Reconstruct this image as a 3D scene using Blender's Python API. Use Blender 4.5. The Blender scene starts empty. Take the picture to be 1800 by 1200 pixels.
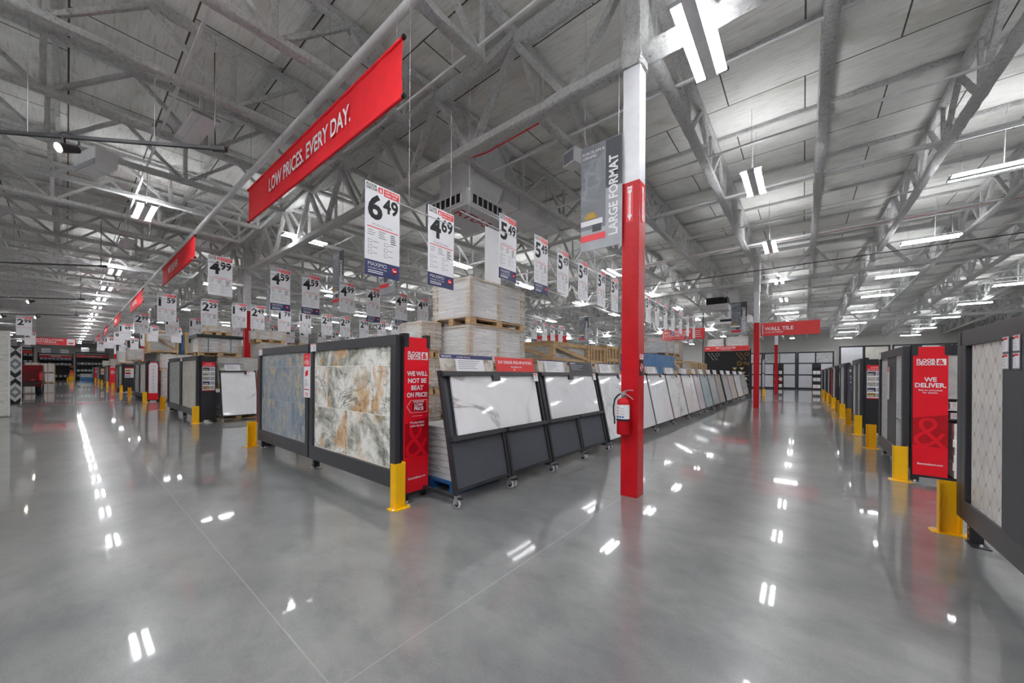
import bpy, bmesh, math, random
from mathutils import Matrix, Vector
random.seed(7)
R = math.radians
C = bpy.context.scene.collection

# ------------------------------------------------------------------ camera, world, exposure
cam_d = bpy.data.cameras.new('camera'); cam = bpy.data.objects.new('camera', cam_d); C.objects.link(cam)
cam_d.sensor_width = 36; cam_d.lens = 633.0/1800*36; cam_d.shift_y = 55.4/1800
cam_d.clip_start = 0.05; cam_d.clip_end = 300
cam.matrix_world = Matrix.Translation((0,0,1.5)) @ Matrix.Rotation(R(38.95),4,'Z') @ Matrix.Rotation(R(90),4,'X') @ Matrix.Rotation(R(0.40),4,'Z')
bpy.context.scene.camera = cam
W = bpy.data.worlds.new('world'); bpy.context.scene.world = W; W.use_nodes = True
W.node_tree.nodes['Background'].inputs[0].default_value = (0.05,0.05,0.055,1)
vs = bpy.context.scene.view_settings
vs.view_transform = 'Standard'; vs.look = 'None'; vs.gamma = 1; vs.use_curve_mapping = False
vs.exposure = 1.08
LAMP = 30.0          # emission of the fluorescent strips

# ------------------------------------------------------------------ materials
def hexc(h):
    h = h.lstrip('#'); c = [int(h[i:i+2],16)/255 for i in (0,2,4)]
    return tuple((x/12.92 if x <= .04045 else ((x+.055)/1.055)**2.4) for x in c)
MATS = {}
def nodes(name):
    m = bpy.data.materials.new(name); m.use_nodes = True; nt = m.node_tree
    return m, nt, nt.nodes['Principled BSDF'], nt.nodes.new, nt.links.new
def coords(nt, kind='Object', scale=(1,1,1), rnd=0.0, rot=(0,0,0)):
    tc = nt.nodes.new('ShaderNodeTexCoord'); mp = nt.nodes.new('ShaderNodeMapping')
    mp.inputs['Scale'].default_value = scale; mp.inputs['Rotation'].default_value = rot
    nt.links.new(tc.outputs[kind], mp.inputs['Vector'])
    if rnd:
        oi = nt.nodes.new('ShaderNodeObjectInfo'); mu = nt.nodes.new('ShaderNodeMath'); mu.operation = 'MULTIPLY'
        mu.inputs[1].default_value = rnd; nt.links.new(oi.outputs['Random'], mu.inputs[0]); nt.links.new(mu.outputs[0], mp.inputs['Location'])
    return mp.outputs['Vector']
def noise(nt, vec, scale, detail=4, rough=.5, dist=0):
    n = nt.nodes.new('ShaderNodeTexNoise'); n.inputs['Scale'].default_value = scale; n.inputs['Detail'].default_value = detail
    n.inputs['Roughness'].default_value = rough; n.inputs['Distortion'].default_value = dist
    nt.links.new(vec, n.inputs['Vector']); return n.outputs['Fac']
def ramp(nt, fac, stops):
    r = nt.nodes.new('ShaderNodeValToRGB'); el = r.color_ramp.elements
    while len(el) < len(stops): el.new(.5)
    for e, (p, c) in zip(el, stops): e.position = p; e.color = (*c[:3],1)
    nt.links.new(fac, r.inputs['Fac']); return r.outputs['Color']
def mixc(nt, fac, a, b, mode='MIX'):
    m = nt.nodes.new('ShaderNodeMix'); m.data_type = 'RGBA'; m.blend_type = mode
    for i, s in ((0,fac),(6,a),(7,b)):
        if isinstance(s, (int,float)): m.inputs[i].default_value = s
        elif isinstance(s, tuple): m.inputs[i].default_value = (*s[:3],1)
        else: nt.links.new(s, m.inputs[i])
    return m.outputs[2]
def bump(nt, bsdf, h, strength=.3, dist=.01):
    b = nt.nodes.new('ShaderNodeBump'); b.inputs['Strength'].default_value = strength; b.inputs['Distance'].default_value = dist
    nt.links.new(h, b.inputs['Height']); nt.links.new(b.outputs['Normal'], bsdf.inputs['Normal'])
def mat(name, col, rough=.5, metal=0, var=.06, scale=6, spec=.5, bmp=0, bscale=60):
    if name in MATS: return MATS[name]
    m, nt, b, N, L = nodes(name)
    c = hexc(col) if isinstance(col, str) else col
    v = coords(nt, rnd=5)
    n = noise(nt, v, scale, 3)
    d = tuple(x*(1-var) for x in c); u = tuple(min(1,x*(1+var)) for x in c)
    L(ramp(nt, n, [(.3,d),(.7,u)]), b.inputs['Base Color'])
    b.inputs['Roughness'].default_value = rough; b.inputs['Metallic'].default_value = metal
    b.inputs['Specular IOR Level'].default_value = spec
    if bmp: bump(nt, b, noise(nt, v, bscale, 4), bmp, .01)
    MATS[name] = m; return m

def m_floor():
    m, nt, b, N, L = nodes('polished concrete')
    v = coords(nt)
    big = noise(nt, v, .5, 6, .6, .3); mid = noise(nt, coords(nt, scale=(1,1.9,1), rot=(0,0,.5)), 1.6, 8, .62, .25)
    fine = noise(nt, v, 90, 3, .7)
    a = ramp(nt, big, [(.36,(.110,.116,.126)),(.5,(.205,.208,.211)),(.63,(.310,.310,.300))])
    a = mixc(nt, .40, a, ramp(nt, mid, [(.34,(.105,.111,.120)),(.66,(.325,.325,.316))]))
    cl = noise(nt, coords(nt, scale=(1,1.4,1), rot=(0,0,.9)), 3.4, 9, .68)
    a = mixc(nt, .8, a, ramp(nt, cl, [(.34,(.68,.69,.71)),(.50,(.93,.93,.93)),(.64,(1.0,1.0,.98))]), 'MULTIPLY')
    a = mixc(nt, .30, a, ramp(nt, fine, [(.3,(.10,.10,.10)),(.75,(.27,.27,.265))]))
    # control joints every 15.26 m on the column lines plus halves
    sx = N('ShaderNodeSeparateXYZ'); tc = N('ShaderNodeTexCoord'); L(tc.outputs['Object'], sx.inputs[0])
    outs = []
    for ax, off in (('X',-1.71),('Y',0.80)):
        s = N('ShaderNodeMath'); s.operation = 'SUBTRACT'; L(sx.outputs[ax], s.inputs[0]); s.inputs[1].default_value = off + 7.63/2*3
        mo = N('ShaderNodeMath'); mo.operation = 'WRAP'; L(s.outputs[0], mo.inputs[0]); mo.inputs[1].default_value = 7.63/2; mo.inputs[2].default_value = -7.63/2
        mo.inputs[1].default_value = 3.815 ; mo.inputs[2].default_value = -3.815
        ab = N('ShaderNodeMath'); ab.operation = 'ABSOLUTE'; L(mo.outputs[0], ab.inputs[0])
        s2 = N('ShaderNodeMath'); s2.operation = 'SUBTRACT'; s2.inputs[1].default_value = 3.815; L(ab.outputs[0], s2.inputs[0])
        ab2 = N('ShaderNodeMath'); ab2.operation = 'ABSOLUTE'; L(s2.outputs[0], ab2.inputs[0])
        outs.append(ab2.outputs[0])
    mn = N('ShaderNodeMath'); mn.operation = 'MINIMUM'; L(outs[0], mn.inputs[0]); L(outs[1], mn.inputs[1])
    lt = N('ShaderNodeMath'); lt.operation = 'LESS_THAN'; lt.inputs[1].default_value = .0045; L(mn.outputs[0], lt.inputs[0])
    a = mixc(nt, lt.outputs[0], a, (.30,.295,.28))
    L(a, b.inputs['Base Color'])
    b.inputs['Roughness'].default_value = .28; b.inputs['Specular IOR Level'].default_value = .5
    b.inputs['Coat Weight'].default_value = .85; b.inputs['Coat Roughness'].default_value = .035; b.inputs['Coat IOR'].default_value = 1.5
    return m
def m_deck():
    m, nt, b, N, L = nodes('painted roof deck')
    v = coords(nt)
    br = N('ShaderNodeTexBrick'); L(v, br.inputs['Vector'])
    br.inputs['Scale'].default_value = 1; br.inputs['Brick Width'].default_value = 2.44; br.inputs['Row Height'].default_value = 1.22
    br.inputs['Mortar Size'].default_value = .014; br.inputs['Mortar Smooth'].default_value = .3; br.inputs['Bias'].default_value = 0
    br.inputs['Color1'].default_value = (.78,.775,.75,1); br.inputs['Color2'].default_value = (.87,.865,.84,1); br.inputs['Mortar'].default_value = (.13,.12,.10,1)
    st = noise(nt, coords(nt, scale=(2.2,24,1)), 1.0, 5, .65)
    bl = noise(nt, coords(nt, scale=(.7,1.1,1)), 1.3, 6, .65, .5)
    a = mixc(nt, .75, br.outputs['Color'], ramp(nt, st, [(.32,(.66,.65,.61)),(.45,(.93,.93,.915)),(.60,(1,1,1))]), 'MULTIPLY')
    a = mixc(nt, .8, a, ramp(nt, bl, [(.34,(.74,.73,.69)),(.5,(.95,.95,.94)),(.64,(1,1,1))]), 'MULTIPLY')
    # short dark gaps like cracks
    cr = noise(nt, coords(nt, scale=(1.4,34,1)), .9, 3, .8)
    a = mixc(nt, 1, a, ramp(nt, cr, [(.22,(.35,.33,.3)),(.27,(1,1,1))]), 'MULTIPLY')
    L(a, b.inputs['Base Color']); b.inputs['Roughness'].default_value = .9; b.inputs['Specular IOR Level'].default_value = .2
    bump(nt, b, st, .5, .02)
    return m
def m_fireproof():
    m, nt, b, N, L = nodes('sprayed fireproofing')
    v = coords(nt, rnd=9)
    n = noise(nt, v, 22, 5, .75, .4)
    a = ramp(nt, n, [(.31,(.34,.335,.32)),(.40,(.74,.74,.72)),(.58,(.88,.88,.87))])
    L(a, b.inputs['Base Color']); b.inputs['Roughness'].default_value = .95; b.inputs['Specular IOR Level'].default_value = .15
    bump(nt, b, n, 1.0, .07); return m
def veins(name, base, vein, scale=1.2, width=.06, dist=2.2, amt=.8, rough=.12, tint=None, rnd=30, kind='Object'):
    m, nt, b, N, L = nodes(name)
    v = coords(nt, kind, rnd=rnd)
    w = N('ShaderNodeTexNoise'); w.noise_dimensions = '3D'; w.inputs['Scale'].default_value = scale; w.inputs['Detail'].default_value = 6
    w.inputs['Distortion'].default_value = dist; L(v, w.inputs['Vector'])
    d = N('ShaderNodeMath'); d.operation = 'SUBTRACT'; d.inputs[1].default_value = .5; L(w.outputs['Fac'], d.inputs[0])
    ab = N('ShaderNodeMath'); ab.operation = 'ABSOLUTE'; L(d.outputs[0], ab.inputs[0])
    msk = ramp(nt, ab.outputs[0], [(0,(1,1,1)),(width*.25,(.35,.35,.35)),(width,(0,0,0))])
    n2 = noise(nt, v, scale*.9, 3); n2r = ramp(nt, n2, [(.4,(0,0,0)),(.62,(amt,amt,amt))])
    f = mixc(nt, 1, msk, n2r, 'MULTIPLY')
    bc = hexc(base); vc = hexc(vein)
    soft = noise(nt, v, scale*1.7, 5, .6)
    bcol = ramp(nt, soft, [(.35,tuple(x*.9 for x in bc)),(.6,bc)]) if not tint else ramp(nt, soft, [(.35,hexc(tint)),(.6,bc)])
    L(mixc(nt, f, bcol, vc), b.inputs['Base Color']); b.inputs['Roughness'].default_value = rough
    return m
def m_tiles(name, tw, th, stops, scale, grout, rough=.2, dist=1.2, off=.5, gs=.004):
    m, nt, b, N, L = nodes(name)
    v = coords(nt, rnd=11)
    sx = N('ShaderNodeSeparateXYZ'); L(v, sx.inputs[0]); cx = N('ShaderNodeCombineXYZ'); L(sx.outputs['X'], cx.inputs['X']); L(sx.outputs['Z'], cx.inputs['Y'])
    br = N('ShaderNodeTexBrick'); L(cx.outputs[0], br.inputs['Vector']); br.offset = off
    br.inputs['Scale'].default_value = 1; br.inputs['Brick Width'].default_value = tw; br.inputs['Row Height'].default_value = th
    br.inputs['Mortar Size'].default_value = gs; br.inputs['Color1'].default_value = (0,0,0,1); br.inputs['Color2'].default_value = (1,1,1,1)
    br.inputs['Mortar'].default_value = (.5,.5,.5,1)
    ad = N('ShaderNodeVectorMath'); ad.operation = 'MULTIPLY_ADD'; L(br.outputs['Color'], ad.inputs[0]); ad.inputs[1].default_value = (7,3,5); L(v, ad.inputs[2])
    n = noise(nt, ad.outputs[0], scale, 12, .66, dist)
    col = ramp(nt, n, [(p, hexc(c)) for p, c in stops])
    L(mixc(nt, br.outputs['Fac'], col, hexc(grout)), b.inputs['Base Color']); b.inputs['Roughness'].default_value = rough
    return m
def m_wrap(name='stretch film'):
    m, nt, b, N, L = nodes(name)
    n = noise(nt, coords(nt, scale=(1.5,1.5,34)), 1.3, 5, .7, .5)
    L(ramp(nt, n, [(.30,(.80,.80,.80)),(.6,(.97,.97,.98))]), b.inputs['Base Color'])
    L(ramp(nt, n, [(.32,(.12,.12,.12)),(.66,(.56,.56,.56))]), b.inputs['Alpha'])
    b.inputs['Roughness'].default_value = .18; bump(nt, b, n, .6, .01)
    return m
def m_wood(name, a, bb):
    m, nt, b, N, L = nodes(name)
    n = noise(nt, coords(nt, scale=(2,2,14), rnd=8), 2.5, 6, .6, .7)
    L(ramp(nt, n, [(.3,hexc(a)),(.7,hexc(bb))]), b.inputs['Base Color']); b.inputs['Roughness'].default_value = .7
    return m
def m_arabesque():
    m, nt, b, N, L = nodes('arabesque mosaic')
    tc = N('ShaderNodeTexCoord'); sx = N('ShaderNodeSeparateXYZ'); L(tc.outputs['Object'], sx.inputs[0])
    def mth(op, a, bv=None, c=None):
        q = N('ShaderNodeMath'); q.operation = op
        for i, s in enumerate((a,bv,c)):
            if s is None: continue
            if isinstance(s,(int,float)): q.inputs[i].default_value = s
            else: L(s, q.inputs[i])
        return q.outputs[0]
    # level curves of |cos(x)| and |cos(z)| give interlocking lantern outlines
    px = mth('MULTIPLY', sx.outputs['X'], math.pi/.085); pz = mth('MULTIPLY', sx.outputs['Z'], math.pi/.125)
    a1 = mth('COSINE', px); a2 = mth('COSINE', pz)
    a3 = mth('COSINE', mth('MULTIPLY', pz, 3))
    f = mth('ADD', a1, mth('ADD', mth('MULTIPLY', a2, .80), mth('MULTIPLY', a3, .20)))
    g = mth('ABSOLUTE', f)
    n = noise(nt, tc.outputs['Object'], 4, 4, .6)
    base = ramp(nt, n, [(.3,hexc('#c9c6c2')),(.7,hexc('#e6e4df'))])
    k = ramp(nt, g, [(0,(1,1,1)),(.09,(1,1,1)),(.13,(0,0,0))])
    L(mixc(nt, k, base, hexc('#a3927f')), b.inputs['Base Color']); b.inputs['Roughness'].default_value = .3
    return m
def m_chevron():
    m, nt, b, N, L = nodes('chevron tile panel')
    tc = N('ShaderNodeTexCoord'); sx = N('ShaderNodeSeparateXYZ'); L(tc.outputs['Object'], sx.inputs[0])
    def mth(op, a, bv=None):
        q = N('ShaderNodeMath'); q.operation = op
        for i, s in enumerate((a,bv)):
            if s is None: continue
            if isinstance(s,(int,float)): q.inputs[i].default_value = s
            else: L(s, q.inputs[i])
        return q.outputs[0]
    ay = mth('ABSOLUTE', sx.outputs['Y'])
    wz = N('ShaderNodeMath'); wz.operation = 'PINGPONG'; L(mth('ADD', sx.outputs['Z'], .12), wz.inputs[0]); wz.inputs[1].default_value = .62
    sd = mth('SUBTRACT', wz.outputs[0], mth('MULTIPLY', ay, 1.25))
    fr = mth('ADD', mth('MULTIPLY', sd, 1.0), .3)
    blk, lt_, gr = hexc('#141517'), hexc('#d0d0d2'), hexc('#7d7f84')
    L(ramp(nt, fr, [(0,gr),(.16,gr),(.17,lt_),(.29,lt_),(.295,blk),(.49,blk),(.495,lt_),(.66,lt_),(.665,gr),(.80,gr),(.805,lt_)]), b.inputs['Base Color'])
    b.inputs['Roughness'].default_value = .3
    for nd in nt.nodes:
        if nd.type == 'VALTORGB': nd.color_ramp.interpolation = 'CONSTANT'
    return m
def m_emit(name, col, s):
    m = bpy.data.materials.new(name); m.use_nodes = True; nt = m.node_tree
    b = nt.nodes['Principled BSDF']; b.inputs['Emission Color'].default_value = (*col,1); b.inputs['Emission Strength'].default_value = s
    b.inputs['Base Color'].default_value = (.8,.8,.8,1); return m

FLOOR = m_floor(); DECK = m_deck(); FP = m_fireproof(); WRAP = m_wrap()
WOOD = m_wood('pine wood','#b08a5c','#d9bd92'); WOODD = m_wood('weathered pine','#8c6a45','#b8936a')
RED = mat('red print','#ea1528',.32,var=.03); REDD = mat('deep red print','#b80c1c',.34,var=.03); REDP = mat('red column paint','#c60d1c',.38,spec=.3,bmp=.35,bscale=45)
REDS = mat('red sign board','#e23a3a',.5,var=.03); BAN = mat('red vinyl banner','#ea1826',.75,var=.05)
WHITE = mat('white print','#ecebee',.45,var=.02); WPAINT = mat('white column paint','#e4e4e8',.3,bmp=.1,bscale=40)
BLACKP = mat('black powder coat','#26262a',.45,var=.1); DARK = mat('near black','#101113',.5); GREY = mat('charcoal panel','#3d3d42',.5,var=.05,scale=3)
GUN = mat('dark gunmetal frame','#37373b',.38,var=.05); SLATE = mat('slate grey board','#474a52',.55,var=.05)
NAVY = mat('navy print','#2b3463',.4,var=.04); INK = mat('black ink','#1a1a20',.6,var=.02); LGREY = mat('grey fine print','#9c9ca4',.6,var=.02)
YEL = mat('safety yellow','#f2b705',.38,var=.03); STEEL = mat('zinc steel','#b9bcc2',.3,.9); WHT = mat('white plastic','#e8e8ea',.4)
RUB = mat('black rubber','#141416',.6); HUB = mat('grey wheel tread','#b9bbc0',.5); DUCT = mat('white painted duct','#e4e4e6',.5,var=.03)
WALL = mat('painted wall panel','#c9c8c4',.7,var=.03,scale=.4); LAMPM = m_emit('lamp tube',(.955,.968,1.0),LAMP); LAMPU = m_emit('lamp upper lens',(.955,.968,1.0),LAMP*.42); SPOTM = m_emit('spot lens',(1,.86,.62),40)
CABLE = mat('steel cable','#c8c8cc',.4,.5); PIPE = mat('white pipe','#dcdcdc',.4); CARD = mat('cardboard','#b6987a',.8); CARDW = mat('white carton','#e9e7e5',.6,var=.08,scale=9)
CARTON = mat('grey white tile load','#d3d2cf',.6,var=.12,scale=5); BLUEW = mat('blue film','#3f7fb5',.25,var=.25,scale=4); BLUEP = mat('blue pallet paint','#1d5f9e',.6)
GREENS = mat('green strap','#1f5d4f',.5); BLKF = mat('black plastic sheet','#222425',.3,var=.2); ORANGE = mat('orange label','#f07a2a',.5); GOLD = mat('brass','#c79a4a',.3,.9)
NICK = mat('nickel','#b9bbbe',.3,.9); TRUCKR = mat('dark red car paint','#5e0a12',.18); TLAMP = mat('red tail lamp','#d8202a',.2); GREEN = mat('pale green tub','#b9d2b6',.5)
MARB = veins('white veined slab','#f1f1f3','#8d8a86',.9,.03,1.0,.8,.05); MARB2 = veins('plain white slab','#efeff2','#c4c4c6',.8,.03,1.2,.5,.05)
MARB3 = veins('black veined slab','#efefef','#4a4d52',1.1,.03,1.4,1.0,.06); SLTEAL = veins('pale teal slab','#a9bcc0','#c7d3d4',1.0,.08,1.2,.6)
SLBR = veins('taupe veined slab','#b7b0a6','#8b8378',1.4,.10,2.5,.7); SLBG = veins('beige slab','#cfccc2','#b3aea2',1.1,.08,1.6,.6); SLPK = veins('pale pink slab','#d8cdd2','#c2b4bb',1.2,.08,1.2,.5)
SLGR = veins('grey streaked slab','#bfc0c2','#8f9194',1.3,.09,2.6,.8)
def m_stone(name, base, patch, pcol, vein, grout, tw=1.2, th=.6, ps=1.3, pth=(.54,.60), stretch=(1,1,1), rough=.22):
    m, nt, b, N, L = nodes(name)
    v = coords(nt)
    sx = N('ShaderNodeSeparateXYZ'); L(v, sx.inputs[0]); cx = N('ShaderNodeCombineXYZ'); L(sx.outputs['X'], cx.inputs['X'])
    ao = N('ShaderNodeMath'); ao.operation = 'ADD'; L(sx.outputs['Z'], ao.inputs[0]); ao.inputs[1].default_value = .22; L(ao.outputs[0], cx.inputs['Y'])
    br = N('ShaderNodeTexBrick'); L(cx.outputs[0], br.inputs['Vector']); br.offset = .5
    for k_, q in (('Scale',1),('Brick Width',tw),('Row Height',th),('Mortar Size',.0035)): br.inputs[k_].default_value = q
    br.inputs['Color1'].default_value = (0,0,0,1); br.inputs['Color2'].default_value = (1,1,1,1); br.inputs['Mortar'].default_value = (.5,.5,.5,1)
    ad = N('ShaderNodeVectorMath'); ad.operation = 'MULTIPLY_ADD'; L(br.outputs['Color'], ad.inputs[0]); ad.inputs[1].default_value = (9,4,6)
    ms = N('ShaderNodeVectorMath'); ms.operation = 'MULTIPLY'; L(v, ms.inputs[0]); ms.inputs[1].default_value = stretch; L(ms.outputs[0], ad.inputs[2]); w = ad.outputs[0]
    n1 = noise(nt, w, 1.6, 10, .68, .5); col = ramp(nt, n1, [(p, hexc(c)) for p, c in base])
    n2 = noise(nt, w, ps, 8, .62, .7); pm = ramp(nt, n2, [(pth[0],(0,0,0)),(pth[1],(.85,.85,.85))])
    n2b = noise(nt, w, 7, 8, .7, .5); pc = ramp(nt, n2b, [(.35,hexc(pcol[0])),(.65,hexc(pcol[1]))])
    col = mixc(nt, pm, col, pc)
    for sc_, wd, am in ((1.7,.018,.9),(3.6,.03,.55)):
        n3 = noise(nt, w, sc_, 9, .66, .9); d = N('ShaderNodeMath'); d.operation = 'SUBTRACT'; d.inputs[1].default_value = .5; L(n3, d.inputs[0])
        ab = N('ShaderNodeMath'); ab.operation = 'ABSOLUTE'; L(d.outputs[0], ab.inputs[0])
        mk = ramp(nt, ab.outputs[0], [(0,(am,am,am)),(wd,(0,0,0))]); n4 = noise(nt, w, sc_*.6, 3); mk = mixc(nt, 1, mk, ramp(nt, n4, [(.45,(0,0,0)),(.55,(1,1,1))]), 'MULTIPLY')
        col = mixc(nt, mk, col, hexc(vein))
    L(mixc(nt, br.outputs['Fac'], col, hexc(grout)), b.inputs['Base Color']); b.inputs['Roughness'].default_value = rough
    return m
BLUET = m_stone('blue slate tile',[(.30,'#3d5a78'),(.42,'#6f7f92'),(.55,'#96a0ac'),(.68,'#6a7a8d')],None,('#c9b17c','#b9a98a'),'#d8c79a','#b3bac2',ps=2.6,pth=(.57,.62),stretch=(1.5,1,.8),rough=.28)
MULTI = m_stone('multicolour quartzite tile',[(.34,'#6f7266'),(.43,'#bdbbb0'),(.50,'#ebe9e3'),(.57,'#f2f0ea'),(.66,'#a9a596')],None,('#c98f4e','#e0bd92'),'#4b4e4a','#f3efe6',ps=1.0,pth=(.52,.58))
BEIGET = m_tiles('beige travertine tile',.9,.6,[(.3,'#aca69c'),(.5,'#c8c3b8'),(.7,'#d6d2c9')],2.5,'#bdb8ae',.35)
GREYT = m_tiles('grey stone tile',.6,.3,[(.3,'#8c8f90'),(.5,'#b2b4b4'),(.7,'#d2d3d2')],4,'#a9aaaa',.35)
MOSA = m_tiles('small grey mosaic',.10,.033,[(.3,'#8b9095'),(.45,'#b5b7b8'),(.6,'#dad9d6'),(.75,'#9ea1a3')],9,'#c6c6c4',.3,.4)
MARBP = m_tiles('marble plank tile',.12,1.2,[(.3,'#97a1ae'),(.45,'#c4c8cc'),(.6,'#d6d5cf'),(.8,'#b3ad98')],3,'#c9cace',.25,1.5)
LEDGE = m_tiles('white ledger stone',.45,.07,[(.25,'#aaa79f'),(.4,'#d6d4cd'),(.7,'#eceae4')],5,'#a5a29a',.8,.6)
ARAB = m_arabesque(); CHEV = m_chevron()
PHOTO = m_tiles('printed room photo',.4,.4,[(.3,'#3a3a40'),(.42,'#8f857a'),(.55,'#c9c3bb'),(.7,'#d9cdb9')],5,'#999999',.4,.8,.5,0)
GRYPR = veins('grey blade print','#74777e','#a3a6ae',1.6,.12,2.2,.8,.4); LGP = mat('silver grey print','#a6a8ae',.4,var=.15,scale=4)
TOWEL = mat('mustard towel print','#b8963f',.7)

# ------------------------------------------------------------------ mesh builder
TXT = {}
def text_mesh(s, bold):
    key = (s, bold)
    if key in TXT: return TXT[key]
    cu = bpy.data.curves.new('t','FONT'); cu.body = s; cu.size = 1; cu.offset = bold; cu.resolution_u = 3; cu.space_line = .85
    ob = bpy.data.objects.new('t', cu); C.objects.link(ob); bpy.context.view_layer.update()
    me = bpy.data.meshes.new_from_object(ob)
    vs_ = [v.co.copy() for v in me.vertices]; fs = [tuple(p.vertices) for p in me.polygons]
    bpy.data.objects.remove(ob); bpy.data.curves.remove(cu); bpy.data.meshes.remove(me)
    if vs_:
        x0 = min(v.x for v in vs_); x1 = max(v.x for v in vs_); y0 = min(v.y for v in vs_); y1 = max(v.y for v in vs_)
    else: x0 = y0 = 0; x1 = y1 = 1
    TXT[key] = (vs_, fs, x0, x1, y0, y1); return TXT[key]
class MB:
    def __init__(s): s.v = []; s.f = []; s.mi = []; s.ms = []; s.M = Matrix.Identity(4); s.sm = []
    def mid(s, m):
        if m not in s.ms: s.ms.append(m)
        return s.ms.index(m)
    def add(s, vs_, fs, m, smooth=False):
        o = len(s.v); s.v += [tuple(s.M @ Vector(v)) for v in vs_]; k = s.mid(m)
        for f in fs: s.f.append(tuple(o+i for i in f)); s.mi.append(k); s.sm.append(smooth)
        return s
    def box(s, x0,x1,y0,y1,z0,z1, m):
        v = [(x,y,z) for z in (z0,z1) for y in (y0,y1) for x in (x0,x1)]
        return s.add(v, [(0,2,3,1),(4,5,7,6),(0,1,5,4),(1,3,7,5),(3,2,6,7),(2,0,4,6)], m)
    def quad(s, p, m): return s.add(p, [tuple(range(len(p)))], m)
    def frame(s, p0, p1):
        d = (Vector(p1)-Vector(p0)); l = d.length; d.normalize()
        up = Vector((0,0,1)) if abs(d.z) < .95 else Vector((1,0,0))
        a = d.cross(up).normalized(); b = a.cross(d).normalized(); return d, l, a, b
    def tube(s, p0, p1, r, m, seg=8, r1=None, cap=True):
        r1 = r if r1 is None else r1; d, l, a, b = s.frame(p0,p1); v = []
        for p, rr in ((Vector(p0),r),(Vector(p1),r1)):
            for i in range(seg):
                t = 2*math.pi*i/seg; v.append(p + a*rr*math.cos(t) + b*rr*math.sin(t))
        f = [(i,(i+1)%seg,seg+(i+1)%seg,seg+i) for i in range(seg)]
        s.add(v, f, m, True)
        if cap: s.add(v[:seg], [tuple(range(seg))[::-1]], m); s.add(v[seg:], [tuple(range(seg))], m)
        return s
    def path(s, pts, r, m, seg=6):
        for a, b in zip(pts, pts[1:]): s.tube(a, b, r, m, seg)
        return s
    def bar(s, p0, p1, w, h, m, n=1, jit=0):      # w sideways, h vertical; n segments with a rough surface
        d, l, a, b = s.frame(p0,p1); v = []; f = []; p0 = Vector(p0)
        k = 4 if jit == 0 else 8
        prof = [(-.5,-.5),(.5,-.5),(.5,.5),(-.5,.5)] if k == 4 else [(-.5,-.4),(-.25,-.5),(.25,-.5),(.5,-.4),(.5,.4),(.25,.5),(-.25,.5),(-.5,.4)]
        for i in range(n+1):
            c = p0 + d*(l*i/n)
            for (u, q) in prof:
                ju = 1+random.uniform(-jit,jit); jq = 1+random.uniform(-jit,jit)
                v.append(c + a*(u*w*ju) + b*(q*h*jq))
        for i in range(n):
            for j in range(k): f.append((i*k+j, i*k+(j+1)%k, (i+1)*k+(j+1)%k, (i+1)*k+j))
        f.append(tuple(range(k))[::-1]); f.append(tuple(n*k+j for j in range(k)))
        return s.add(v, f, m)
    def lathe(s, prof, c, m, seg=16, axis='Z'):
        v = []; n = len(prof)
        for i in range(seg):
            t = 2*math.pi*i/seg
            for r, z in prof:
                p = (r*math.cos(t), r*math.sin(t), z)
                if axis == 'X': p = (z, r*math.cos(t), r*math.sin(t))
                if axis == 'Y': p = (r*math.cos(t), z, r*math.sin(t))
                v.append((p[0]+c[0],p[1]+c[1],p[2]+c[2]))
        f = [(i*n+j, ((i+1)%seg)*n+j, ((i+1)%seg)*n+j+1, i*n+j+1) for i in range(seg) for j in range(n-1)]
        return s.add(v, f, m, True)
    def prism(s, poly, o, u, w, t, m):            # polygon in plane (u,w), thickness vector t
        o, u, w, t = map(Vector, (o,u,w,t)); n = len(poly)
        v = [o+u*a+w*b for a,b in poly] + [o+u*a+w*b+t for a,b in poly]
        return s.add(v, [tuple(range(n)), tuple(range(2*n-1,n-1,-1))] + [(i,(i+1)%n+0,(i+1)%n+n,i+n)[::-1] for i in range(n)], m)
    def text(s, t, o, u, w, h, m, bold=.02, maxw=None, align='L', sx=1.0):
        # o: baseline origin, u: reading direction, w: up direction, h: cap height
        vv, ff, x0, x1, y0, y1 = text_mesh(t, bold); u = Vector(u); w = Vector(w); o = Vector(o)
        lines = t.count('\n')+1
        k = h/.70; kx = k*sx; wid = (x1-x0)*kx
        if maxw and wid > maxw: kx *= maxw/wid; wid = maxw
        ox = {'L':0,'C':-wid/2,'R':-wid}[align]
        return s.add([o + u*((v.x-x0)*kx+ox) + w*(v.y*k) for v in vv], ff, m)
    def build(s, name, parent=None, bev=0):
        me = bpy.data.meshes.new(name); me.from_pydata(s.v, [], s.f)
        for m in s.ms: me.materials.append(m)
        me.polygons.foreach_set('material_index', s.mi); me.polygons.foreach_set('use_smooth', s.sm); me.update()
        ob = bpy.data.objects.new(name, me); C.objects.link(ob)
        if parent: ob.parent = parent
        if bev:
            b = ob.modifiers.new('bevel','BEVEL'); b.width = bev; b.segments = 2; b.limit_method = 'ANGLE'
        return ob
def tag(o, label=None, cat=None, group=None, kind=None):
    if label: o['label'] = label
    if cat: o['category'] = cat
    if group: o['group'] = group
    if kind: o['kind'] = kind
    return o
def thing(name, label, cat, loc=(0,0,0), rotz=0, group=None):
    o = bpy.data.objects.new(name, None); C.objects.link(o); o.location = loc; o.rotation_euler = (0,0,rotz); o.empty_display_size = .1
    return tag(o, label, cat, group)
def dup(root, loc, rotz=0, label=None, group=None):
    r = root.copy(); C.objects.link(r); r.location = loc; r.rotation_euler = (0,0,rotz)
    if label: r['label'] = label
    if group: r['group'] = group
    def rec(src, dst):
        for ch in list(src.children):
            c = ch.copy(); C.objects.link(c); c.parent = dst; rec(ch, c)
    rec(root, r); return r
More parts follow.
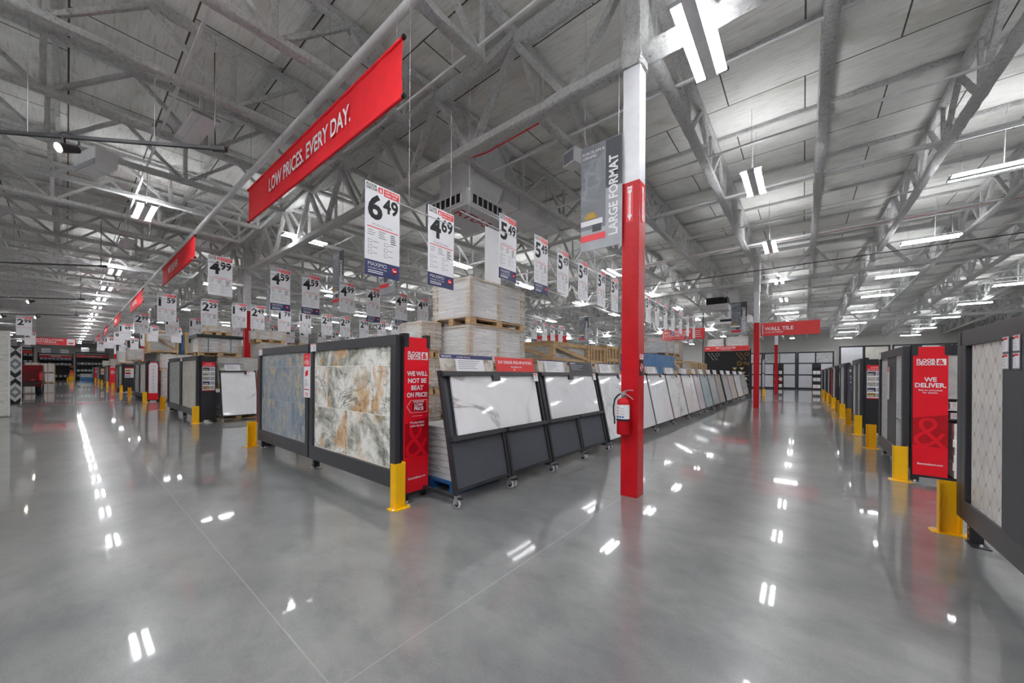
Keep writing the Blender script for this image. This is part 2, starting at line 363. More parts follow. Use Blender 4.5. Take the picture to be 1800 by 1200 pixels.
def at(o, loc, rotz=0): o.location = loc; o.rotation_euler = (0,0,rotz); return o
def struct(name, mb): return tag(mb.build(name), kind='structure')
NTH = ['nearest','second','third','fourth','fifth','sixth','seventh','eighth','ninth','tenth','eleventh','twelfth','thirteenth','fourteenth','fifteenth','sixteenth','seventeenth','eighteenth','nineteenth','twentieth']
NTH += ['twenty-first','twenty-second','twenty-third','twenty-fourth']

# ------------------------------------------------------------------ the building
X0, X1, Y0, Y1 = -93.2, 28.9, -26.1, 50.3
COLX = [-1.65+15.26*i for i in range(1,-7,-1)]; COLY = [-10.83, 4.43, 19.69, 34.95]
def roofz(y):
    P = [(-26.2,6.7),(-10.83,6.85),(4.43,6.95),(19.69,7.2),(34.95,6.8),(50.3,6.35)]
    for (a,za),(b,zb) in zip(P,P[1:]):
        if y <= b: return za+(zb-za)*(y-a)/(b-a)
    return P[-1][1]
mb = MB(); mb.box(X0,X1,Y0,Y1,-.3,0,FLOOR); struct('floor', mb)
mb = MB()
ys = [-26.2,-10.83,4.43,19.69,34.95,50.4]
for a, b in zip(ys, ys[1:]):
    za, zb = roofz(a), roofz(b)
    mb.add([(X0,a,za),(X1,a,za),(X1,b,zb),(X0,b,zb),(X0,a,za+.3),(X1,a,za+.3),(X1,b,zb+.3),(X0,b,zb+.3)],[(0,1,2,3),(4,7,6,5),(0,4,5,1),(2,6,7,3)],DECK)
struct('ceiling', mb)
for n, b in (('wall_back',(X0,X1,Y1,Y1+.3)),('wall_front',(X0,X1,Y0-.3,Y0)),('wall_left',(X0-.3,X0,Y0,Y1)),('wall_right',(X1,X1+.3,Y0,Y1))):
    mb = MB(); mb.box(*b,0,7.3,WALL); struct(n, mb)

def ordn(n):
    return '%d%s' % (n, 'th' if 10 <= n % 100 <= 20 else {1:'st',2:'nd',3:'rd'}.get(n % 10,'th')) if n > len(NTH) else (NTH[n-1] if n > 1 else 'first')
# ---- steel: girders along X, joists along Y, columns
def column(x, y, full):
    near = full
    t = thing('steel_column', 'tbd', 'column', (x,y,0))
    w = .105
    mb = MB(); mb.box(-w,w,-w,w,0,3.85,REDP); mb.build('red_column_base', t, .004)
    mb = MB(); mb.box(-w+.003,w-.003,-w+.003,w-.003,3.85,5.32,WPAINT); mb.build('white_column_shaft', t)
    mb = MB(); mb.bar((0,0,5.25),(0,0,roofz(y)-.02),.27,.27,FP,14 if near else 2,.12); mb.build('sprayed_column_head', t)
    return t
for i, x in enumerate(COLX):
    for j, y in enumerate(COLY):
        if (x,y) in ((COLX[0],COLY[0]),): continue
        t = column(x, y, x > -18 and 0 < y < 6)
        lab = None
        ci = ['right of the wall tile aisle','at the right main aisle','beyond the first left endcaps','second bay to the left','third bay to the left','fourth bay to the left','fifth bay to the left','at the far left end'][i]
        cj = ['behind the viewpoint line','in the near girder line','in the middle girder line','in the far girder line'][j]
        lab = 'red and white steel column %s, %s' % (ci, cj)
        if i == 1 and j == 1: lab = 'large red and white steel column in the foreground carrying a fire extinguisher'
        if i == 1 and j == 2: lab = 'red and white steel column just left of the wall tile sign'
        if i == 1 and j == 3: lab = 'far red and white steel column below the wall tile sign'
        t['label'] = lab
ZL = {-10.83:5.35, 4.43:5.40, 19.69:5.66, 34.95:5.32}
def girder(y, near):
    zl = ZL[y]; zt = roofz(y)-.22; L = 15.26; n = 8; p = L/n
    parts = {}
    mb = MB(); mb.bar((.1,0,zl),(L-.1,0,zl),.19,.15,FP,60 if near else 1,.10 if near else 0); parts['bottom_chord'] = mb
    mb = MB(); mb.bar((.1,0,zt),(L-.1,0,zt),.19,.15,FP,60 if near else 1,.10 if near else 0); parts['top_chord'] = mb
    mb = MB()
    for k in range(n):
        xm = p*(k+.5)
        for xt in (p*k, p*(k+1)):
            mb.bar((xt,0,zt-.05),(xm+(xt-xm)*.06,0,zl+.05),.11,.10,FP,12 if near else 1,.14 if near else 0)
    parts['web_members'] = mb
    return parts
gcache = {}
for j, y in enumerate(COLY):
    for i, x in enumerate(COLX):
        if i == len(COLX)-1: xs = x; 
        near = (j == 1 and i in (0,1,2,3))
        key = (j, near)
        lab = 'white sprayed steel roof girder, %s bay from the right, in the %s girder line' % (NTH[i] if i else 'first', ['rear','near','middle','far'][j])
        if key not in gcache:
            if near:
                t = thing('roof_girder', lab, 'girder', (x-15.26,y,0), 0, 'roof girders on the columns')
                for n_, m_ in girder(y, True).items(): m_.build(n_, t)
            else:
                m_ = MB()
                for q in girder(y, False).values():
                    o_ = len(m_.v); m_.v += q.v; m_.f += [tuple(a+o_ for a in f) for f in q.f]; m_.ms = [FP]; m_.mi += q.mi; m_.sm += q.sm
                t = m_.build('roof_girder'); tag(t, lab, 'girder', 'roof girders on the columns'); t.location = (x-15.26,y,0)
            gcache[key] = t
        else:
            t = dup(gcache[key], (x-15.26,y,0), 0, lab)
def joist(near, ya, yb):
    za, zb = roofz(ya)-.12, roofz(yb)-.12; L = yb-ya; dep = .92
    def zt(y): return za+(zb-za)*y/L
    def zbt(y): return zt(y)-dep
    jt = .13 if near else 0
    T = MB(); T.bar((0,0,za),(0,L,zb),.13,.11,FP,70 if near else 1,jt)
    B = MB(); B.bar((0,.75,zbt(.75)),(0,L-.75,zbt(L-.75)),.15,.11,FP,70 if near else 1,jt)
    Wb = MB(); n = 7; p = (L-1.5)/n
    for k in range(n+1):
        yb_ = .75+p*k
        for s_ in (-1,1):
            yt = yb_ + s_*p/2
            if yt < 0.05: yt = .08
            if yt > L-.05: yt = L-.08
            Wb.bar((0,yb_+s_*.03,zbt(yb_)),(0,yt,zt(yt)-.03),.08,.07,FP,8 if near else 1,jt*1.2)
        if k < n+1: Wb.bar((0,yb_,zbt(yb_)),(0,yb_,zt(yb_)),.07,.06,FP,6 if near else 1,jt)
    return T, B, Wb
ends = [-26.1]+COLY+[50.2]
jc = {}
bays = ['behind the viewpoint','over the near left aisle','between the near and middle girder lines','between the middle and far girder lines','against the back wall']
for b in range(1,5):
    ya, yb = ends[b], ends[b+1]
    for k in range(-47, 16):
        x = -1.65+1.9075*k
        if x < X0+.2 or x > X1-.2: continue
        if b == 1 and x > 5: continue
        if b >= 2 and x < -60: continue
        near = b in (1,2) and -16 < x < 8
        lab = 'sprayed roof joist %s, %s' % (bays[b], 'on the foreground column line' if k == 0 else '%s %s of the column' % (ordn(abs(k)), 'left' if k < 0 else 'right'))
        key = (b, near)
        if key not in jc:
            if near:
                t = thing('roof_joist', lab, 'joist', (x,ya,0), 0, 'roof joists '+bays[b])
                T, B, Wb = joist(True, ya, yb); T.build('top_chord', t); B.build('bottom_chord', t); Wb.build('web_members', t)
            else:
                T, B, Wb = joist(False, ya, yb); 
                for q in (B, Wb):
                    o_ = len(T.v); T.v += q.v; T.f += [tuple(a+o_ for a in f) for f in q.f]; T.mi += q.mi; T.sm += q.sm
                t = tag(T.build('roof_joist'), lab, 'joist', 'roof joists '+bays[b]); t.location = (x,ya,0)
            jc[key] = t
        else: dup(jc[key], (x,ya,0), 0, lab)
# purlins under the deck and bridging rods
k = 0; y = -9.9; first = None
while y < 49:
    if k % 2 == 0:
        mb = MB(); mb.bar((-60 if y > 6 else X0+.3,y,roofz(y)-.045),(X1-.3,y,roofz(y)-.045),.07,.07,FP,1)
        tag(mb.build('deck_purlin'), 'thin sprayed purlin under the roof deck, %s counting from behind the viewpoint'%ordn(k//2+1), 'purlin', 'purlins under the roof deck')
    else:
        mb = MB(); mb.bar((-60 if y > 6 else X0+.3,y,roofz(y)-.99),(X1-.3,y,roofz(y)-.99),.035,.035,PIPE,1)
        tag(mb.build('bridging_rod'), 'slim white rod bridging the joist bottoms, %s counting from behind the viewpoint'%ordn(k//2+1), 'rod', 'bridging rods across the joists')
    y += 1.22; k += 1
def pipe(name, p0, p1, r, lab):
    mb = MB(); mb.tube(p0, p1, r, PIPE, 12); tag(mb.build(name), lab, 'pipe')
pipe('sprinkler_pipe', (X0+.1,2.45,5.72),(X1-.1,2.45,5.72),.055,'thick white pipe running above the long red banners')
pipe('sprinkler_pipe', (X0+.1,10.6,6.02),(X1-.1,10.6,6.02),.035,'white sprinkler branch pipe between the joists, nearest past the foreground column')
pipe('sprinkler_pipe', (X0+.1,15.2,6.08),(X1-.1,15.2,6.08),.035,'white sprinkler branch pipe before the middle girder line')
pipe('sprinkler_pipe', (X0+.1,26.5,5.95),(X1-.1,26.5,5.95),.035,'white sprinkler branch pipe beyond the middle girder line')
mb = MB()
pts = [(-10+2*i*1.9/2, 18.2+.0*i, 5.86) for i in range(0,16)]
mb.path([(p[0],p[1],p[2]) for p in pts], .016, DARK, 6); tag(mb.build('electric_cable'),'black cable strung along the joists before the middle girder','cable')
mb = MB(); mb.path([(-5.4,4.6,5.5),(-4.6,4.9,5.6),(-3.55,5.3,5.98),(-3.55,9,6.04),(-3.55,14,6.12)],.012,RED,6)
tag(mb.build('electric_cable'),'thin red cable clipped along the joist beside the ventilation box','cable')
mb = MB(); mb.path([(-6.6+.45*i, 15.9-.0*i, 6.25) for i in range(30)],.008,REDS,5); tag(mb.build('electric_cable'),'thin red wire stretched across the joists over the right aisle','cable')

# ------------------------------------------------------------------ ceiling lights
def strip_light(lit=True):
    t = thing('strip_light','x','ceiling light')
    mb = MB(); mb.box(-.62,.62,-.062,.062,.0,.075,WHT)
    for s_ in (-1,1):
        for a in (-.62,.61): mb.box(a,a+.01,-.19,.19,0,.05,WHT)
    mb.build('housing', t)
    for s_ in (-1,1):
        mb = MB(); y = s_*.118
        mb.box(-.605,.605,y-.05,y+.05,.012,.030, LAMPM if lit else WHT); mb.box(-.605,.605,y-.05,y+.05,.0305,.036, LAMPU if lit else WHT); mb.build('lamp_tube', t)
    mb = MB()
    for a in (-.45,.45):
        mb.tube((a,0,.07),(a,0,1.37),.004,CABLE,5)
    mb.tube((.1,.02,.07),(.14,.05,1.3),.008,WHT,6); mb.build('hanger_wires', t)
    return t
L0 = strip_light(); used = [False]
def lamp(x, y, rot, lab, z=None):
    z = min(5.65, roofz(y)-1.36) if z is None else z
    if not used[0]: used[0] = True; at(L0,(x,y,z),rot); L0['label'] = lab; L0['group'] = 'strip lights under the roof'; return L0
    return dup(L0,(x,y,z),rot,lab,'strip lights under the roof')
H = math.pi/2
for i, y in enumerate([4.5,9.4,14.45,19.9,25,35.2,40.2,45.3]):
    lamp(-.92 if i == 0 else -.86,y,H,'bright twin-strip light over the right main aisle, %s from the camera'%NTH[i],5.25 if i == 0 else None)
lamp(-.87,30.1,0,'twin-strip light turned across the right main aisle, between pairs beyond the middle girder')
for i, y in enumerate([-3.2,1.8,6.7,11.74,16.62,21.77,26.7,31.8,37.2,42.5,47.3]):
    lamp(3.0,y,0,'twin-strip light over the wall tile displays just right of the aisle, %s row'%NTH[i])
for i, y in enumerate([-3.2,1.8,6.7,11.7,16.7,22,26.9,31.8,37,42.5,47.3]):
    lamp(7.4,y,0,'twin-strip light in the second file right of the aisle, %s row'%NTH[i])
for i, y in enumerate([1.8,11.7,21.7,31.8,42]):
    lamp(13.2,y,0,'twin-strip light in the third file right of the aisle, %s row'%NTH[i]); lamp(21,y,0,'twin-strip light in the outer file at the right, %s row'%NTH[i])
for i, x in enumerate([3,-13.3,-22.3,-27.1,-31.4,-35.8,-40.4,-44.6,-48.9,-53.4,-58,-63,-68,-74,-80,-86]):
    lamp(x,1.25,0,'twin-strip light over the left main aisle, %s from the right'%NTH[i])
LX = [-12.1,-22,-32.5,-43,-54,-65,-76]
for i, x in enumerate(LX):
    for j, y in enumerate([4.65,9.5,13.9,19.2,24.3,29.5,35,41,47]):
        if j % 2 and i > 3: continue
        lamp(x if j == 0 else x+1.7,y,H,'twin-strip light over the tile aisles, %s file leftward, %s row back'%(NTH[i],NTH[j]))
        if 0 < j and i < 4 and j % 2 == 0: lamp(x-3.6,y,H,'twin-strip light between tile aisle files, %s file leftward, %s row back'%(NTH[i],NTH[j]))
for j, y in enumerate([14.2,19.3,24.3,29.5,35,41,47]):
    lamp(-6.2,y,H,'twin-strip light above the first rack run behind the slab racks, %s row'%NTH[j])
for i, x in enumerate([2,-5,-12,-19,-27,-36,-46,-58,-72,-86]):
    for j, y in enumerate([-4.2,-9.5,-15.5,-22]):
        lamp(x,y,0 if j else 0,'twin-strip light left of the main left aisle, %s file, %s row out'%(NTH[i],NTH[j]))
for i, (x, y) in enumerate([(-2.2,1.25),(-2.2,-1.6),(1.0,-1.6),(-4.2,-.4),(-6.2,-1.9),(-9.6,-3.3),(-13,-4.8),(-1.2,-4.2)]): lamp(x,y,0,'added unseen twin-strip light brightening the roof above and behind the viewpoint, %s'%NTH[i])  # extra lamps out of view, added to brighten the dark upper-left roof deck
un = strip_light(False); at(un,(-8.6,1.45,5.85),R(4)); tag(un,'unlit white twin-strip light just above the near black track','ceiling light')
dup(un,(-17.8,1.25,5.75),0,'unlit white twin-strip light beyond the lit pair over the left aisle')
mb = MB(); mb.box(-.42,.42,-.16,.16,-.22,.1,WHT); mb.box(-.42,.42,-.17,-.15,-.24,-.14,LGREY)
o = tag(mb.build('heater_box',bev=.01),'small white unlit box fixture left of the unlit strip light','fixture'); at(o,(-11.0,.35,5.7),.3)

# black track with spot
def track(p, ang, L, spots, lab):
    t = thing('track_light', lab, 'track light', p, ang)
    mb = MB(); mb.box(-L,0,-.018,.018,-.02,.02,BLACKP); mb.box(-.16,.02,-.03,.03,-.03,.028,BLACKP); mb.build('track_rail', t)
    for s_ in spots:
        h = MB(); h.tube((s_,0,-.02),(s_,0,-.10),.02,BLACKP); h.tube((s_+.01,-.07,-.18),(s_+.07,.10,-.10),.062,BLACKP,14,.045); ho = h.build('spot_head', t)
        l_ = MB(); l_.tube((s_+.012,-.066,-.178),(s_+.008,-.077,-.183),.052,SPOTM,14); l_.build('spot_lens', ho)
    mb = MB()
    for a in (-.12,-.85,-2.3,-L+.2): mb.tube((a,0,.02),(a,0,1.45),.004,CABLE,5)
    mb.tube((-.12,.0,.02),(-.14,.02,1.3),.009,DARK,5); mb.build('hanger_wires', t)
track((-6.1,1.33,4.5), R(46), 5.0, [-1.9], 'near black track light bar with one warm spot, left of the red banner')
track((-15.7,.7,4.5), R(46), 6.0, [-2.85], 'second black track light bar over the left aisle')
track((-23.8,.45,4.5), R(46), 6.0, [-2.0,-3.6], 'third black track light bar over the left aisle')
track((-31,.4,4.5), R(46), 6.0, [-2.0,-3.6], 'fourth black track light bar far along the left aisle')

# ventilation box and ducts
t = thing('ventilation_unit','white ceiling diffuser box lettered RTU-3 with louvred sides','vent',(0,0,0))
mb = MB(); mb.box(-6.8,-5.6,5.6,6.6,6.0,7.02,DUCT); mb.build('duct_drop', t)
mb = MB()
a = [(-6.75,5.6),(-5.6,5.6),(-5.6,6.6),(-6.75,6.6)]; b = [(-6.62,5.42),(-5.62,5.42),(-5.62,6.3),(-6.62,6.3)]
v = [(x,y,6.0) for x,y in a]+[(x,y,5.32) for x,y in b]
mb.add(v,[(0,1,5,4),(1,2,6,5),(2,3,7,6),(3,0,4,7)],DUCT); mb.build('hopper', t)
bx = MB(); x0,x1,y0,y1,z0,z1 = -6.72,-5.42,5.18,6.42,4.98,5.34
bx.box(x0,x1,y0,y1,z0,z1,DUCT); bo = bx.build('diffuser_box', t, .008)
for side in ('y','x'):
    g = MB(); n = 7
    if side == 'y':
        g.box(x0+.16,x1-.16,y0-.004,y0+.002,z0+.09,z1-.06,DARK)
        for i in range(n): xx = x0+.16+(x1-x0-.32)*i/(n-1); g.bar((xx,y0-.012,z0+.09),(xx,y0-.012,z1-.06),.035,.02,DUCT)
        for zz in (z0+.07,z1-.05): g.box(x0+.12,x1-.12,y0-.022,y0,zz-.02,zz+.02,WHT)
        for xx in (x0+.14,x1-.14): g.box(xx-.02,xx+.02,y0-.022,y0,z0+.07,z1-.05,WHT)
    else:
        g.box(x1-.002,x1+.004,y0+.14,y1-.14,z0+.09,z1-.06,DARK)
        for i in range(n): yy = y0+.14+(y1-y0-.28)*i/(n-1); g.bar((x1+.012,yy,z0+.09),(x1+.012,yy,z1-.06),.02,.035,DUCT)
        for zz in (z0+.07,z1-.05): g.box(x1,x1+.022,y0+.1,y1-.1,zz-.02,zz+.02,WHT)
        for yy in (y0+.12,y1-.12): g.box(x1,x1+.022,yy-.02,yy+.02,z0+.07,z1-.05,WHT)
    g.build('louvre_grille', bo)
g = MB(); g.text('RTU-3',(x1-.52,y0+.10,z0-.006),(0,1,0),(1,0,0),.27,REDD,.03,1.0); g.build('lettering', bo)
t = thing('air_duct','long white rectangular duct hung beside the diffuser box','duct',(0,0,0))
for (ya,yb) in ((6.9,7.5),(7.55,8.8),(8.85,9.4)):
    mb = MB(); mb.box(-6.7,-5.86,ya,yb,5.81,6.33,DUCT); mb.build('duct_section', t, .006)
mb = MB()
for yy in (7.525,8.825): mb.box(-6.72,-5.84,yy-.025,yy+.025,5.79,6.35,DUCT); mb.tube((-5.9,yy,6.34),(-5.9,yy,7.0),.006,CABLE,5); mb.tube((-6.65,yy,6.34),(-6.65,yy,7.0),.006,CABLE,5)
mb.build('duct_flanges', t)
mb = MB(); mb.box(-.16,.16,-.14,.12,-.13,.15,WHT); mb.box(-.13,.13,-.15,-.14,-.1,.1,LGREY); mb.tube((0,0,.15),(0,0,.25),.02,WHT)
o = tag(mb.build('loudspeaker',bev=.02),'small white ceiling loudspeaker left of the large format blade sign','speaker'); at(o,(-3.5,6.2,5.66),-.3)
mb = MB()
for k_ in range(3):
    pts = [(.13*math.cos(a/16*2*math.pi)*(1+.05*k_), .02*k_, .13*math.sin(a/16*2*math.pi)*(1-.06*k_)) for a in range(17)]
    mb.path(pts,.008,LGREY,5)
o = tag(mb.build('cable_coil'),'grey coil of spare cable hung on a joist at upper left','cable'); at(o,(-9.22,1.1,5.97),1.5)
o2 = o.copy(); C.objects.link(o2); o2['label'] = 'grey coil of spare cable hung left of the near spot light'; at(o2,(-11.12,.0,5.97),1.5)

# ------------------------------------------------------------------ yellow guards
def guard_mesh():
    t = thing('post_guard','x','guard')
    mb = MB(); w,fl,th,h = .075,.08,.008,.495
    # channel: web facing +x at x=0, flanges running to -x
    pro = [(-fl,-w),(-.015,-w),(0,-w+.015),(0,w-.015),(-.015,w),(-fl,w),(-fl,w-th),(-.018,w-th),(-th,w-.02),(-th,-w+.02),(-.018,-w+th),(-fl,-w+th)]
    mb.prism(pro,(0,0,.010),(1,0,0),(0,1,0),(0,0,h-.01),YEL); mb.build('steel_channel', t)
    mb = MB(); mb.prism([(-.09,-.115),(.02,-.125),(.06,-.085),(.06,.085),(.02,.125),(-.09,.115)],(0,0,0),(1,0,0),(0,1,0),(0,0,.010),YEL); mb.build('base_plate', t)
    for yy in (-.095,.095):
        b_ = MB(); b_.lathe([(0,.022),(.012,.020),(.014,.012),(.018,.010)],(.012 if 1 else 0,yy,0),STEEL,8); b_.build('bolt', t)
    return t
G0 = guard_mesh(); gu = [False]
def guard(x, y, rot, lab):
    if not gu[0]: gu[0] = True; at(G0,(x,y,0),rot); G0['label'] = lab; G0['group'] = 'yellow post guards'; return
    dup(G0,(x,y,0),rot,lab,'yellow post guards')
GL = [(-3.445,0),(-8.56,math.pi),(-13.405,0),(-19.1,math.pi),(-24.055,0),(-30.6,math.pi),(-35.755,0),(-42.8,math.pi),(-48.655,0),(-57,math.pi),(-62.855,0),(-70,math.pi)]
for i, (x, r_) in enumerate(GL):
    guard(x, 2.32, r_, 'yellow steel post guard on the floor of the left aisle, %s along the endcaps'%NTH[i] if i else 'yellow steel post guard at the base of the beat on price endcap')
GR = [(5.33,1),(7.49,0),(10.42,1),(12.58,0),(14.98,1),(17.21,0),(19.6,1),(21.86,0),(24.25,1),(26.46,0),(28.85,1),(31.06,0),(33.45,1)]
for i, (y, end) in enumerate(GR):
    lab = 'yellow steel post guard along the right row of displays, %s from the camera'%NTH[i]
    if i == 0: lab = 'yellow steel post guard at the far end of the nearest right display'
    if i == 1: lab = 'yellow steel post guard in front of the we deliver endcap'
    guard(1.09, y, H if end else -H, lab)
guard(-2.2,31.6,-H,'lone yellow post guard at the bath accessories rack'); 
guard(-78,.1,0,'yellow post guard far down the left aisle by the installation materials racks')

# ------------------------------------------------------------------ display fixtures (frames with tile panels and an endcap)
def lines(mb, o, u, w, W_, rows, dh, m, th=.006, frac=None):
    o = Vector(o); u = Vector(u); w = Vector(w)
    for i in range(rows):
        L_ = W_*(random.uniform(.55,1) if frac is None else frac)
        p = o - w*(dh*i); mb.quad([p, p+u*L_, p+u*L_+w*th, p+w*th], m)
def logo(mb, o, u, w, width, m, m2=None):
    # store name in two lines with an ampersand block
    u = Vector(u); w = Vector(w); o = Vector(o); h = width*.155
    mb.text('FLOOR', o+w*(h*1.12), u, w, h, m, .035, width*.66); mb.text('DECOR', o, u, w, h, m, .035, width*.66)
    n = u.cross(w)*.0005
    a = o+u*(width*.69); s_ = h*2.1
    mb.quad([a,a+u*s_,a+u*s_+w*s_,a+w*s_], m); mb.text('&', a+u*(s_*.1)+w*(s_*.13)+n*2, u, w, s_*.74, m2 or RED, .035, s_*.8)
def fixture(L, npan, tiles, cap, label, capw=.33, h=1.93):
    t = thing('tile_display','x' ,'tile display'); t['label'] = label
    pw = L/npan; n_ = Vector((0,-1,0))
    for k in range(npan):
        xb = -k*pw-.02; xa = -(k+1)*pw+.03
        fr = MB(); bz = .17; d = .07
        fr.box(xa,xb,0,d,bz,bz+.20,GUN); fr.box(xa,xb,0,d,h-.12,h,GUN); fr.box(xa,xa+.11,0,d,bz+.2,h-.12,GUN); fr.box(xb-.11,xb,0,d,bz+.2,h-.12,GUN)
        fo = fr.build('panel_frame', t, .004)
        tp = MB(); tl = tiles[k % len(tiles)]
        if isinstance(tl, tuple):
            for (a_, b_, za, zb, mm) in tl: tp.box(xa+.11+(xb-xa-.22)*a_, xa+.11+(xb-xa-.22)*b_, .030,.05,bz+.2+(h-.32-bz)*za, bz+.2+(h-.32-bz)*zb, mm)
        else: tp.box(xa+.11,xb-.11,.035,.055,bz+.2,h-.12,tl)
        tp.build('tile_panel', fo)
        ca = MB()
        for c in (0,1):
            cx_ = xa+.05+c*.10
            ca.box(cx_,cx_+.085,-.006,-.001,h-.125,h-.01,WHITE); ca.box(cx_+.04,cx_+.083,-.008,-.006,h-.03,h-.015,RED); lines(ca,(cx_+.01,-.008,h-.06),(1,0,0),(0,0,1),.06,4,.015,LGREY,.004)
        ca.build('price_card', fo)
    for k in range(npan+1):
        x = -k*pw if k else -.02
        up = MB(); up.box(x-.03,x+.03,.075,.16,0,h+.02 if k in (0,npan) else h-.02,BLACKP)
        for q in range(4): up.box(x-.006,x+.006,.073,.076,.02+q*.045,.03+q*.045,WHT) if q < 3 else None
        for q in range(26): up.box(x+.03,x+.0315,.10,.13,.3+q*.06,.33+q*.06,DARK)
        uo = up.build('slotted_upright', t)
        fp = MB(); fp.box(x-.05,x+.12,.05,.17,0,.008,STEEL); fp.lathe([(0,.03),(.012,.028),(.014,.008)],(x+.08,.11,0),STEEL,8); fp.build('foot_plate', uo)
    # rear side of the fixture
    bk = MB(); bk.box(-L+.03,-.06,.16,.18,.17,h-.05,GREY); bk.box(-L,-.02,.22,.28,h-.14,h-.04,BLACKP); bk.build('back_panel', t)
    # endcap facing +x
    y0 = .09; y1 = y0+capw; cm = {'red':RED,'black':BLACKP,'redwhite':RED,'dark':SLATE}.get(cap.split(':')[0], BLACKP)
    cp = MB(); cp.box(-.06,.03,y0,y1,.10,h-.02,cm); co = cp.build('endcap_board', t, .003)
    for bb in ((-.07,.034,y0-.012,y0+.05,h-.14,h+.02),(-.07,.034,y1-.035,y1+.012,h-.14,h+.02),(-.07,-.03,y1-.05,y1+.01,0,.12)): bl = MB(); bl.box(*bb,BLACKP); bl.build('endcap_bracket', t)
    bl = MB(); bl.box(-.065,.028,y0,y1,.07,.1,BLACKP); bl.build('bottom_rail', t)
    P = MB(); U = (0,1,0); V = (0,0,1); x = .0312; c = (y0+y1)/2; W_ = capw
    k = cap.split(':')[1]
    if k in ('beat','deliver'):
        P.quad([(x,y0,.60),(x,y1,.60),(x,y1,.96),(x,y0,.88)][:] if 0 else [(x,y0+.001,.52),(x,y1-.001,.50),(x,y1-.001,.97),(x,y0+.001,.90)],REDD)
        P.text('&',(x+.001,y0+.01,.50),U,V,.44,RED,-.01,W_-.02)
        logo(P,(x+.002,y0+.035,h-.28),U,V,W_-.06,WHITE)
        if k == 'beat':
            for i, s_ in enumerate(['WE WILL','NOT BE','BEAT','ON PRICE!']): P.text(s_,(x+.002,c,1.46-i*.083),U,V,.052,WHITE,.03,W_-.05,'C')
            tag_ = [(-.145,0),(-.09,.075),(.145,.075),(.145,-.075),(-.09,-.075)]
            P.prism(tag_,(x+.001,c,1.10),U,V,(.0008,0,0),WHITE); P.prism([(a_*.965,b_*.94) for a_,b_ in tag_],(x+.0022,c,1.10),U,V,(.0008,0,0),RED)
            P.quad([(x+.004,c-.07,1.05),(x+.004,c+.12,1.03),(x+.004,c+.12,1.14),(x+.004,c-.07,1.16)],REDD)
            P.text('EVERYDAY',(x+.005,c+.02,1.145),U,V,.022,WHITE,.03,.17,'C'); P.text('LOW',(x+.005,c+.02,1.10),U,V,.036,WHITE,.04,.16,'C'); P.text('PRICE',(x+.005,c+.02,1.055),U,V,.036,WHITE,.04,.17,'C')
            P.box(x,x+.001,c-.07,c+.07,.985,.988,WHITE)
            P.text('¡Precios bajos',(x+.002,c,.90),U,V,.026,WHITE,.01,.2,'C'); P.text('todos los días!',(x+.002,c,.86),U,V,.026,WHITE,.01,.2,'C')
        else:
            P.text('WE',(x+.002,c,1.42),U,V,.06,WHITE,.03,W_*.36,'C'); P.text('DELIVER.',(x+.002,c,1.34),U,V,.06,WHITE,.03,W_-.04,'C')
            P.text('See an associate',(x+.002,c,1.29),U,V,.024,WHITE,.01,W_*.7,'C'); P.text('for details.',(x+.002,c,1.255),U,V,.024,WHITE,.01,W_*.5,'C')
        P.text('floorandecor.com',(x+.002,c,.25),U,V,.028,WHITE,.015,W_*.72,'C')
    elif k == 'poster':
        P.box(x,x+.002,y0+.03,y1-.02,.92,1.70,WHITE); P.box(x+.002,x+.003,y0+.03,y1-.02,1.62,1.76,RED); P.box(x+.002,x+.003,y0+.03,y1-.02,.92,.94,RED)
        P.text('ALL YOU NEED',(x+.004,c,1.69),U,V,.03,WHITE,.02,W_*.4,'C'); P.text('WHAT TILE SUITS YOUR STYLE',(x+.004,c,1.645),U,V,.022,WHITE,.02,W_*.75,'C')
        cols = [SLATE,SLBG,SLBR,NAVY,GOLD]
        for i in range(5):
            z = 1.50-i*.135; P.box(x+.002,x+.003,y0+.04,y0+.04+W_*.46,z,z+.10,cols[i]); P.box(x+.003,x+.004,y0+.05,y0+.03+W_*.4,z+.01,z+.05,PHOTO); P.box(x+.002,x+.003,y1-.03-W_*.30,y1-.03,z,z+.10,LGP)
    elif k == 'poster3':
        P.box(x,x+.002,y0+.05,y1-.05,1.0,1.62,WHITE); P.box(x+.002,x+.003,y0+.05,y1-.05,1.62,1.70,RED)
        for i, mm in enumerate([GOLD,REDD,LGP]): z = 1.42-i*.19; P.box(x+.002,x+.003,y0+.07,c+.02,z,z+.13,mm); lines(P,(x+.003,c+.04,z+.1),U,V,W_*.25,4,.03,LGREY)
    elif k == 'list':
        P.box(x,x+.002,y0+.02,y1-.02,.42,1.86,WHITE); P.text('ASK US ABOUT',(x+.003,c,1.70),U,V,.03,RED,.02,W_*.5,'C')
        for i in range(7): z = 1.55-i*.17; P.box(x+.002,x+.003,c-.02,c+.02,z,z+.04,LGREY); lines(P,(x+.003,c-.09,z-.03),U,V,.18,3,.02,LGREY,.004,1)
    elif k == 'plain':
        logo(P,(x+.002,y0+.05,h-.22),U,V,W_-.1,WHITE); lines(P,(x+.002,y0+.08,1.45),U,V,W_*.5,6,.06,WHITE,.025)
    elif k == 'save':
        logo(P,(x+.002,y0+.05,h-.30),U,V,W_-.1,WHITE)
        for i, s_ in enumerate(['LET US','SAVE','YOU','MORE']): P.text(s_,(x+.002,c,1.44-i*.07),U,V,.05,WHITE,.03,W_*.6,'C')
        lines(P,(x+.002,y0+.08,1.1),U,V,W_*.5,3,.04,LGREY,.012)
    P.build('endcap_print', co)
    return t
M_MO = ((0,.30,0,1,MOSA),(.30,.34,0,1,BLACKP),(.34,.66,0,1,GUN),(.66,.70,0,1,BLACKP),(.70,1,.32,1,MOSA),(.70,1,0,.31,GREYT))
